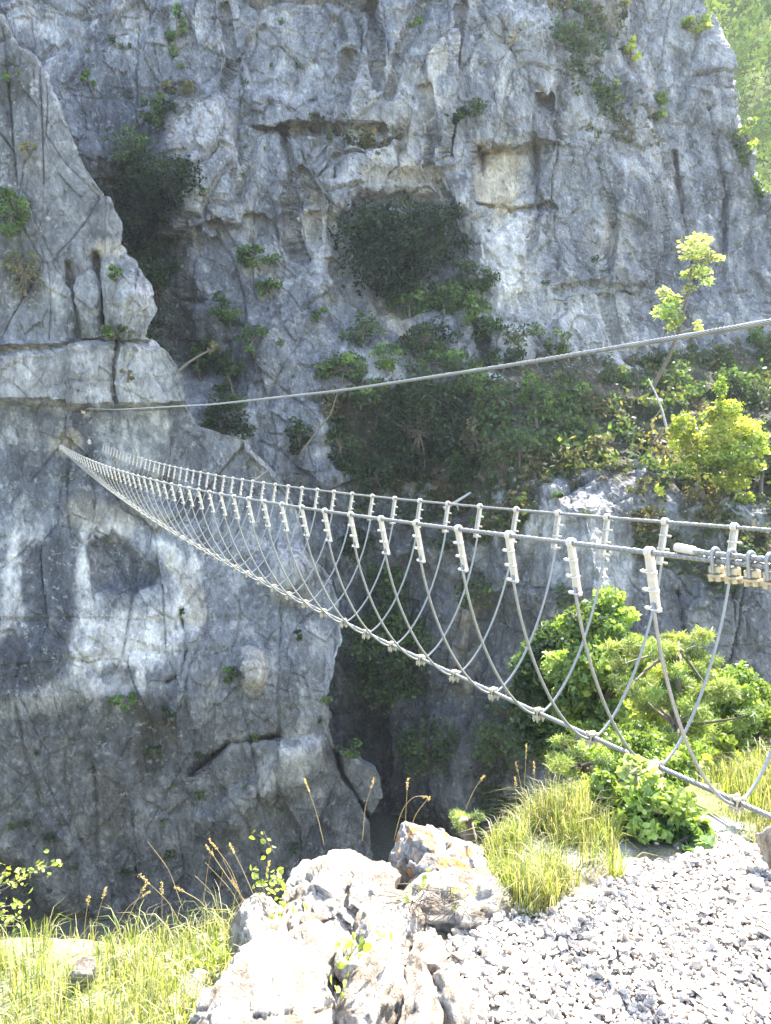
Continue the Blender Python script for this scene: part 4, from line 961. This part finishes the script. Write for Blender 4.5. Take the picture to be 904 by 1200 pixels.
# scrub and dry grass cover of the terrace
def cover():
    rg = np.random.default_rng(5); reg = [([(380, 470), (480, 445), (560, 440), (650, 432), (760, 420), (1000, 400), (1000, 560), (904, 600), (800, 600), (750, 545), (650, 560), (620, 600), (540, 600), (400, 560)], 15000), ([(560, 595), (620, 600), (600, 640), (550, 640)], 700), ([(740, 600), (904, 600), (904, 660), (850, 700), (740, 650)], 1500), ([(130, 200), (205, 210), (215, 330), (250, 430), (190, 420), (140, 300)], 1800), ([(640, -10), (740, -10), (740, 40), (700, 70), (650, 60)], 900), ([(650, 60), (770, 130), (780, 170), (700, 165)], 700), ([(365, 145), (470, 150), (455, 170), (380, 160)], 400), ([(400, 560), (560, 590), (560, 640), (420, 640)], 700), ([(560, 840), (650, 830), (700, 960), (560, 960)], 900), ([(850, 150), (880, 200), (905, 250), (885, 250)], 300)]
    c = []; co = []
    u = lookB.u; v = lookB.v
    for poly, n in reg:
        pp = np.array(poly); bb = np.where((u > pp[:, 0].min()) & (u < pp[:, 0].max()) & (v > pp[:, 1].min()) & (v < pp[:, 1].max()))[0]
        m = bb[sdf(u[bb], v[bb], poly) < 0]; q = lookB.p[m]
        dens = fbm(q/1.1, 3, 44)+.35*fbm(q/4, 2, 45); w = np.clip(dens+.12, 0.0, None)+1e-4; w /= w.sum()
        k = rg.choice(len(m), n, p=w); q = q[k]
        hgt = rg.exponential(.14, (n, 1)); c.append(q+np.concatenate([rg.normal(0, .08, (n, 1)), -.05-hgt*.6, hgt], 1))
        t = fbm(q/2.2, 3, 46)+rg.normal(0, .15, n)
        col = np.where((t < -.24)[:, None], np.array([.16, .13, .075]), np.where((t < .12)[:, None], np.array([.085, .10, .042]), np.array([.07, .115, .04])))
        co.append(col*rg.uniform(.6, 1.5, (n, 1)))
    c = np.concatenate(c); co = np.concatenate(co)
    v_, f_, m = leafset(c, rg.uniform(.12, .34, len(c)), rg, droop=-.3)
    link('scrub', mesh_np('scrub', v_, f_, M_LEAF, False, np.repeat(co, m, 0)), kind='stuff', label='scrub and dry grass covering the rocky terrace', category='scrub')
cover()

# --- leaning ash on the terrace: pale sunlit leaf clumps on a thin dark trunk
def px_clumps(lst, y): return [(pix(u, v, y+dy), np.array([w/2, w/2.4, h/2])/F_PX*y) for u, v, w, h, dy in lst]
p = lookB(760, 452); y = 28.5
plant('ash_tree', 'slender leaning tree with pale sunlit leaf clumps in front of the right cliff', 'tree', pix(764, 458, 29.5), px_clumps([(818, 284, 34, 20, 0), (826, 300, 24, 16, .3), (812, 296, 30, 16, -.3), (820, 318, 24, 14, 0), (806, 322, 18, 9, .2), (830, 330, 14, 10, 0), (808, 338, 18, 10, 0), (778, 342, 16, 12, 0), (788, 352, 22, 16, .2), (780, 366, 26, 18, 0), (792, 374, 20, 16, -.2), (786, 384, 14, 10, 0), (818, 383, 12, 14, .2), (842, 302, 12, 8, 0)], y), 1700, .19, 'pale', np.random.default_rng(2), flat=.5, trunk=[pix(784, 420, 29), pix(796, 390, 28.7), pix(806, 350, 28.5), pix(812, 310, 28.5)], tr=.09)
y = 25.8
plant('spruce_tree', 'bright yellow-green conical tree on the right of the terrace', 'tree', pix(860, 600, 26.4), px_clumps([(845, 455, 14, 26, 0), (852, 478, 34, 22, 0), (838, 486, 24, 18, .3), (860, 500, 56, 22, 0), (838, 512, 40, 22, -.4), (880, 512, 36, 18, .3), (890, 528, 24, 14, 0), (850, 532, 60, 24, 0), (872, 548, 44, 18, -.4), (835, 545, 36, 20, .3), (858, 566, 40, 20, 0), (872, 584, 22, 14, 0)], y), 5200, .17, 'yellow', np.random.default_rng(4), flat=.45, trunk=[pix(856, 550, 26), pix(848, 490, 25.9), pix(845, 458, 25.8)], tr=.1)
plant('bush', 'sunlit yellow bush touching the left of the conical tree', 'bush', pix(806, 545, 26.6), px_clumps([(800, 500, 30, 34, 0), (812, 520, 26, 30, 0), (795, 520, 20, 26, .2), (808, 540, 18, 16, 0)], 26.2), 1300, .16, 'yellow', np.random.default_rng(5), tr=.04)
for (u, v, w, lb) in ((726, 446, 12, 'tiny yellow sunlit sapling above the terrace scrub, left of the leaning tree'), (776, 545, 12, 'tiny bright yellow-green plant on the rock left of the conical tree'), (768, 582, 10, 'tiny bright yellow weed on the rock above the farther handrail')):
    p = lookB(u, v); plant('sapling', lb, 'sapling', p, [(p+np.array([0, -.4, .3]), w/2/F_PX*27), (p+np.array([.1, -.4, .1]), w/3/F_PX*27)], 70, .14, 'yellow', np.random.default_rng(u), tr=.02)
# bare trunks and fallen branches
def stick(label, pts, r, mat=M_DEADWOOD, name='dead_branch', cat='branch'):
    P = np.array([pix(u, v, y) for u, v, y in pts]); t = np.linspace(0, 1, len(P)); tt = np.linspace(0, 1, len(P)*5)
    Q = np.stack([np.interp(tt, t, P[:, k]) for k in range(3)], 1)-P[0]; v, f = tube(Q, np.linspace(r, r*.4, len(Q)), 6)
    parts = [(v, f)]; rg_ = np.random.default_rng(int(pts[0][0]))
    for _ in range(3):
        k = rg_.integers(len(Q)//3, len(Q)-1); parts.append(limb(Q[k], Q[k]+rg_.normal(size=3)*np.linalg.norm(Q[-1])*.14, r*.4, r*.15, rg_))
    v, f = join(parts); return link(name, mesh_any(name, v, f, mat), None, P[0], label=label, category=cat)
stick('pale bare branch standing on the terrace below the leaning tree', [(782, 505, 27.4), (776, 480, 27.6), (768, 460, 27.8), (760, 444, 28)], .05)
stick('dark fallen trunk at the head of the shaded gully under the cable', [(352, 532, 28.5), (372, 505, 28.6), (388, 485, 28.8), (395, 462, 29)], .05, M_BARK)
stick('short pale log lying on the slope under the big evergreen', [(520, 596, 27.5), (535, 588, 27.6), (552, 577, 27.8)], .09)
stick('dead stick poking out of the near wall above the farther handrail', [(296, 565, 24.5), (305, 558, 24.3), (314, 551, 24.1)], .03)

# --- plants on the near slope
def broad(label, u, v, w, h, y, n, leaf, tone, k, seed, root, name='shrub', shape='broad', **kw):
    rg_ = np.random.default_rng(seed)
    return plant(name, label, kw.pop('cat', 'shrub'), root, blob(u, v, w, h, y, k, rg_, kw.pop('rr', .27)), n, leaf, tone, rg_, shape=shape, mat=M_LEAF_NEAR, **kw)
def gp(x, y): return np.array([x, y, float(gz(np.array([x]), np.array([y]))[0])])
def under(u, v, y): q = pix(u, v, y); return gp(q[0], q[1])
broad('tall bush with sunlit pale leaves behind the near loops, right of the dark crown', 706, 790, 130, 210, 11, 21000, .10, 'light', 90, 1, under(700, 940, 11), 'leafy_tree', 'diamond', cat='tree', tr=.04, rr=.2)
broad('dark green tree crown in shade left of the sunlit bush', 648, 815, 112, 210, 13.5, 17000, .12, 'dark', 90, 2, under(640, 960, 13.5), 'leafy_tree', 'diamond', cat='tree', tr=.04, rr=.22)
broad('dense small-leaved bush at the right edge, behind the nearest loop', 868, 850, 140, 160, 7.2, 19000, .055, 'light', 90, 3, under(870, 980, 7.2), 'bush', 'diamond', cat='bush', tr=.03, rr=.2)
broad('sunlit loose bush behind the pine, between the near loops', 800, 830, 150, 150, 8.2, 13000, .06, 'yellow', 80, 31, under(800, 980, 8.2), 'bush', 'diamond', cat='bush', tr=.03, rr=.18)
broad('sunlit low bush under the foot cable between pine and broad-leaved shrub', 765, 900, 180, 100, 5.4, 11000, .043, 'light', 80, 4, under(770, 970, 5.4), 'bush', 'diamond', cat='bush', tr=.02, rr=.2)
broad('yellow-green weeds crowding the brink left of the broad-leaved shrub', 690, 940, 90, 70, 4.6, 3200, .036, 'yellow', 50, 32, under(690, 990, 4.6), 'bush', 'diamond', cat='bush', tr=.012, rr=.2)
broad('broad-leaved shrub growing at the top corner of the gravel', 772, 956, 130, 108, 3.42, 2700, .043, 'light', 44, 5, under(765, 1010, 3.38), 'shrub', tr=.02)
broad('dark round-leaved sprig in front of the broad-leaved shrub', 800, 980, 80, 50, 3.25, 190, .065, 'mid', 9, 6, under(790, 1010, 3.25), 'shrub', tr=.014)
broad('bright leafy shrub right of the broad-leaved one under the cable', 862, 905, 100, 90, 4.6, 1900, .055, 'yellow', 20, 7, under(850, 970, 4.6), 'shrub', tr=.02)
broad('young leafy shrub left of the broad-leaved one, above the tall grass', 712, 935, 56, 90, 3.6, 900, .045, 'light', 16, 8, under(715, 1000, 3.6), 'shrub', tr=.016)
broad('pale-leaved sprout at the top of the broad-leaved shrub, beside the foot cable', 745, 898, 54, 30, 3.4, 130, .055, 'pale', 6, 18, under(750, 960, 3.4), 'shrub', tr=.012)
# pine: whorled needle tufts on spreading boughs
def pine(label, y, tufts, trunk, seed, n=9000, leaf=.09, tone='pine'):
    rg_ = np.random.default_rng(seed); plant('pine_tree', label, 'tree', under(trunk[0][0], trunk[0][1], y), [(pix(u, v, y+rg_.uniform(-.5, .5)), np.array([w/2, w/2, w/3.2])/F_PX*y) for u, v, w in tufts], n, leaf, tone, rg_, shape='needle', trunk=[pix(u, v, y) for u, v in trunk], tr=.05, mat=M_LEAF_NEAR, shell=.1)
rgp = np.random.default_rng(12)
tf = [(rgp.normal(790, 34), rgp.uniform(745, 880), rgp.uniform(16, 30)) for _ in range(56)]+[(740+k*9, 800+rgp.normal(0, 16), 22) for k in range(8)]+[(800, 748, 18), (785, 760, 22), (815, 765, 24), (835, 775, 22)]
pine('sunlit pine with spreading needle tufts behind the nearest hangers', 6.4, tf, [(790, 930), (792, 850), (795, 760)], 12, 15000)
pine('low pine bough reaching left over the shaded gorge', 5.6, [(655+rgp.uniform(-12, 30), 890+rgp.normal(0, 9), 20) for _ in range(12)]+[(690+rgp.uniform(-20, 20), 915+rgp.normal(0, 14), 20) for _ in range(14)]+[(665, 930, 20), (652, 925, 14)], [(720, 960), (705, 915), (680, 900)], 13, 5200, .07)
pine('tiny pine sprig on the brink right of the lichen-spotted outcrop', 3.9, [(545+rgp.uniform(-14, 16), 957+rgp.normal(0, 5), 14) for _ in range(10)], [(552, 985), (548, 962)], 14, 1500, .035)

# grass
def blades(name, label, pts, hgt, wid, tones, seed, lean=.35, wind=(0, 0)):
    r_ = np.random.default_rng(seed); n = len(pts); h = hgt*r_.uniform(.4, 1.3, n)*(1+.55*fbm(pts/.45, 2, seed+40)); a = r_.uniform(0, 6.283, n)
    d = np.stack([np.cos(a), np.sin(a), 0*a], 1); s_ = np.stack([-np.sin(a+r_.normal(0, .6, n)), np.cos(a), 0*a], 1)
    ln = (h*r_.exponential(lean, n).clip(0, 1.3))[:, None]; w = (wid*r_.uniform(.6, 1.3, n))[:, None]; wd = np.array([*wind, 0])
    z = np.array([0, 0, 1.]); p0 = pts; p1 = pts+z*h[:, None]*.45+d*ln*.18; p2 = pts+z*h[:, None]*.8+(d+wd)*ln*.5; p3 = pts+z*(h[:, None]*.98-ln*.25)+(d+wd)*ln
    v = np.stack([p0-s_*w, p0+s_*w, p1-s_*w*.9, p1+s_*w*.9, p2-s_*w*.6, p2+s_*w*.6, p3-s_*w*.1, p3+s_*w*.1], 1).reshape(-1, 3)
    k = np.arange(n)[:, None]*8; f = np.concatenate([k+np.array([[0, 1, 3, 2]]), k+np.array([[2, 3, 5, 4]]), k+np.array([[4, 5, 7, 6]])])
    T = np.array(tones); col = T[r_.integers(len(T), size=n)]*r_.uniform(.7, 1.3, (n, 1)); clump = fbm(pts/.25, 2, 3)[:, None]; col = col*(1+.35*clump)
    link(name, mesh_np(name, v, f, M_GRASS, True, np.repeat(col, 8, 0)), kind='stuff', label=label, category='grass')
def gpoints(poly, n, seed, x=(-4, 4), y=(1.3, 5.2), clump=True):
    r_ = np.random.default_rng(seed); X = r_.uniform(*x, n*14); Y = r_.uniform(*y, n*14); Z = gz(X, Y); P = np.stack([X, Y, Z], 1); d = P@FWD
    u = 452+F_PX*(P@RIGHT)/d; v = 600-F_PX*(P@UP)/d; m = sdf(u, v, poly) < 16*fbm(P/.12, 2, seed+9)+r_.normal(0, 3, len(P))
    if clump: m &= (fbm(P/.16, 2, seed) > -.12+r_.normal(0, .15, len(P)))
    return P[m][:n]
YG = [(.24, .26, .07), (.17, .21, .055), (.33, .31, .14), (.42, .37, .24), (.11, .15, .04)]
blades('grass', 'long sunlit yellow-green grass on the left brink', gpoints([(-260, 1110), (-20, 1120), (110, 1105), (200, 1095), (268, 1075), (290, 1110), (260, 1150), (225, 1190), (230, 1330), (-300, 1330)], 10000, 1), .13, .0018, YG, 1, .6)
blades('grass', 'short pale grass thatch low on the left brink', gpoints([(-260, 1130), (110, 1115), (200, 1105), (260, 1140), (230, 1330), (-300, 1330)], 9000, 2), .07, .0022, [(.34, .33, .18), (.24, .28, .07), (.45, .42, .30)], 2, .6)
blades('grass', 'tall sunlit grass tuft behind the gravel between outcrop and shrub', gpoints([(560, 985), (600, 965), (700, 955), (722, 985), (722, 1030), (690, 1050), (610, 1078), (570, 1040)], 17000, 3, (.25, 2.2), (2.6, 5)), .15, .0018, YG, 3, .45)
blades('grass', 'sunlit grass at the right edge below the foot cable', gpoints([(825, 905), (1000, 905), (1000, 985), (904, 958), (860, 950), (820, 925)], 7000, 4, (1.2, 3.4), (3.2, 6)), .15, .0022, YG, 4, .45)
blades('grass', 'short sunlit grass between gravel and foot cable at the right edge', gpoints([(850, 950), (904, 962), (1000, 985), (1000, 1012), (905, 1000), (850, 985)], 2600, 14, (1.2, 3.4), (2.9, 6)), .075, .0018, YG, 4, .5)
blades('grass', 'grass tuft behind the largest boulder', gpoints([(400, 985), (480, 975), (500, 1010), (440, 1030), (410, 1010)], 2200, 5, (-.5, .6), (2.5, 4.2)), .16, .0018, YG, 5, .5)
blades('grass', 'leafy green weeds and grass at the foot of the boulders', gpoints([(205, 1120), (290, 1100), (310, 1135), (240, 1170), (200, 1190)], 900, 6), .10, .005, [(.16, .24, .03), (.22, .28, .04)], 6, .7)

# tall seeding stalks
def stalk(label, pts, y, r=.0016, head=True, tone=(.42, .34, .22)):
    P = np.array([pix(u, v, y) for u, v in pts]); t = np.linspace(0, 1, len(P)); tt = np.linspace(0, 1, 14)
    Q = np.stack([np.interp(tt, t, P[:, k]) for k in range(3)], 1)
    for _ in range(3): Q[1:-1] = (Q[:-2]+Q[2:]+2*Q[1:-1])/4
    Q = Q-P[0]; v, f = tube(Q, np.linspace(r, r*.5, 14), 5); e = empty('grass_stalk', P[0], label=label, category='grass stalk', group='tall dry grass stalks along the brink')
    link('stem', mesh_any('stem', v, f, M_GRASS, True, np.broadcast_to(np.array(tone), v.shape)), e)
    if head:
        r_ = np.random.default_rng(int(pts[0][0])); k = np.linspace(0, 1, 60)[:, None]; c = Q[-3]+(Q[-1]-Q[-3])*k*1.2+r_.normal(0, .0025, (60, 3))
        v, f, m = leafset(c, r_.uniform(.004, .009, 60), r_); link('seed_head', mesh_np('seed_head', v, f, M_GRASS, False, np.broadcast_to(np.array((.5, .38, .22)), v.shape)), e)
ST_ = [('arched dry stalk over the outcrop, its head drooping right', [(462, 985), (470, 950), (485, 932), (502, 934)], 3.2), ('arched dry stalk beside the drooping one, slightly lower', [(478, 985), (486, 955), (500, 938), (503, 936)], 3.2), ('upright dry stalk left of the arched pair', [(474, 990), (476, 950), (478, 914)], 3.2), ('leaning pale stalk standing clear right of the outcrop', [(545, 950), (556, 925), (567, 910)], 3.4),
       ('tall leaning stalk above the largest boulder', [(380, 990), (372, 955), (358, 915)], 3.0), ('short stalk with a bent head right of the largest boulder', [(425, 985), (428, 945), (438, 914)], 3.1), ('tallest brown stalk in the cluster above the tall grass', [(612, 965), (615, 920), (617, 875)], 3.6), ('brown stalk on the right of the cluster above the tall grass', [(628, 970), (628, 930), (626, 895)], 3.6), ('leaning brown stalk on the left of the cluster above the tall grass', [(622, 970), (612, 925), (605, 895)], 3.6), ('shorter brown stalk on the left edge of the cluster', [(608, 970), (605, 940), (604, 912)], 3.6),
       ('straw stalk leaning left, nearest the blocky white boulder', [(290, 1060), (265, 1025), (243, 992)], 2.8), ('straw stalk leaning left, just right of the nearest one', [(300, 1055), (285, 1020), (270, 990)], 2.8), ('low straw stalk bending over the left grass', [(262, 1090), (235, 1055), (206, 1040)], 2.7), ('upright green-brown stalk in the middle of the left grass', [(192, 1110), (190, 1075), (190, 1036)], 2.7), ('thin stalk leaning right out of the left grass', [(142, 1100), (155, 1065), (170, 1038)], 2.7), ('straight pale stalk at the left of the left grass', [(98, 1110), (100, 1080), (104, 1052)], 2.65), ('pale stalk beside the straight one, leaning right', [(110, 1110), (114, 1075), (124, 1042)], 2.65), ('long curved straw arching over the left grass', [(128, 1100), (150, 1062), (175, 1045)], 2.6)]
for lb, pts, y in ST_: stalk(lb, pts, y)
for k in range(12):
    u = rgp.uniform(215, 310); v = rgp.uniform(1060, 1110); du = rgp.normal(-14, 22); hh = rgp.uniform(40, 95)
    stalk('dry straw stalk in the thick of the grass left of the boulders', [(u, v), (u+du*.4, v-hh*.6), (u+du, v-hh)], 2.72, .0012, k % 3 == 0)

# small leafy weeds and sprigs
def weed(label, stems, y, nleaf, leaf, tone, seed, name='weed', cat='weed', spread=.02, twig=.0018):
    r_ = np.random.default_rng(seed); root = pix(*stems[0][0], y); e = empty(name, root, label=label, category=cat); C_ = []; parts = []
    for st in stems:
        P = np.array([pix(u, v, y+r_.uniform(-.03, .03)) for u, v in st])-root; t = np.linspace(0, 1, len(P)); tt = np.linspace(0, 1, 8)
        Q = np.stack([np.interp(tt, t, P[:, k]) for k in range(3)], 1); parts.append(tube(Q, np.linspace(twig, twig*.5, 8), 5))
        k = r_.uniform(.25, 1.05, nleaf); C_.append(np.stack([np.interp(k, tt, Q[:, j]) for j in range(3)], 1)+r_.normal(0, spread, (nleaf, 3)))
    v, f = join(parts); link('stem', mesh_any('stem', v, f, M_BARK), e)
    c = np.concatenate(C_); v, f, m = leafset(c, leaf*r_.uniform(.6, 1.2, len(c)), r_, .3, 'broad')
    col = np.repeat(np.array(GREENS[tone])[r_.integers(3, size=len(c))]*r_.uniform(.8, 1.2, (len(c), 1)), m, 0); link('leaves', mesh_any('leaves', v, f, M_LEAF_NEAR, False, col), e)
weed('leafy twigs reaching in from the left edge over the gorge', [[(-40, 1060), (20, 1028), (64, 1014)], [(-40, 1060), (10, 1040), (40, 1022), (52, 1008)], [(-40, 1075), (5, 1062), (30, 1060)], [(-40, 1040), (-5, 1030), (8, 1018)], [(-30, 1080), (10, 1072), (22, 1080)]], 2.5, 26, .022, 'yellow', 1, 'twig_bush', 'bush', .018, .0025)
weed('bright weed at the top left corner of the largest boulder', [[(312, 1050), (318, 1035), (322, 1022)], [(312, 1050), (306, 1035), (300, 1024)], [(312, 1050), (325, 1040), (328, 1028)]], 2.72, 16, .028, 'yellow', 2)
weed('tiny weed on the left face of the largest boulder', [[(330, 1074), (334, 1064), (338, 1060)], [(330, 1074), (326, 1066), (324, 1062)]], 2.5, 6, .028, 'yellow', 3)
weed('leafy weed in the gap between the slab and the rounded boulder', [[(408, 1125), (406, 1108), (400, 1096)], [(408, 1125), (420, 1105), (430, 1092)], [(408, 1125), (430, 1108), (450, 1098)], [(408, 1125), (412, 1115), (416, 1108)]], 2.32, 5, .04, 'yellow', 4)
weed('sprouting weed on the dry twigs right of the rock with brown underside', [[(480, 1062), (476, 1048), (470, 1042)], [(520, 1060), (532, 1046), (538, 1036)], [(520, 1060), (545, 1052), (552, 1046)], [(480, 1062), (500, 1045), (505, 1028)]], 2.7, 5, .038, 'yellow', 5)
weed('small weed at the foot of the rounded boulder at the bottom edge', [[(396, 1180), (394, 1168), (392, 1162)], [(396, 1180), (402, 1170), (404, 1166)]], 2.15, 4, .028, 'yellow', 6)
weed('bare twig with one leaf cluster above the left end of the largest boulder', [[(322, 1000), (312, 985), (302, 978)], [(318, 995), (314, 985), (309, 974)]], 2.8, 4, .03, 'yellow', 7)
weed('round-leaved creeping weed left of the blocky white boulder', [[(250, 1150), (262, 1130), (275, 1118)], [(250, 1150), (240, 1132), (230, 1125)], [(250, 1150), (285, 1142), (298, 1146)], [(250, 1160), (225, 1160), (205, 1165)], [(250, 1150), (262, 1122), (262, 1108)]], 2.5, 14, .04, 'yellow', 8)
r_ = np.random.default_rng(9); parts = []
q0 = pix(505, 1068, 2.62)
for k in range(70):
    a = pix(505+r_.normal(0, 22), 1056+r_.normal(0, 9), 2.66)-q0; parts.append(limb(a, a+r_.normal(size=3)*np.array([.07, .05, .03]), .0022, .0008, r_, .3, 4))
v, f = join(parts); link('twig_mat', mesh_any('twig_mat', v, f, M_BARK), None, q0, label='tangle of dead brown twigs on the rock in front of the outcrop', category='dead twigs')

# ------------------------------------------------------------------ air of the gorge: thin haze, added also to stand in for lens glare
hb = bmesh.new(); bmesh.ops.create_cube(hb, size=1)
for v_ in hb.verts: v_.co = Vector((v_.co.x*230+40, v_.co.y*190+60, -19+(v_.co.z+.5)*109))
hm = bpy.data.meshes.new('haze'); hb.to_mesh(hm); hb.free()
MH = bpy.data.materials.new('haze'); MH.use_nodes = True; th = MH.node_tree; th.nodes.remove(th.nodes['Principled BSDF'])
pv = th.nodes.new('ShaderNodeVolumePrincipled'); pv.inputs['Density'].default_value = HAZE; pv.inputs['Color'].default_value = (.82, .9, 1, 1); pv.inputs['Anisotropy'].default_value = .2
th.links.new(pv.outputs[0], th.nodes['Material Output'].inputs['Volume']); hm.materials.append(MH)
link('haze', hm, kind='stuff')
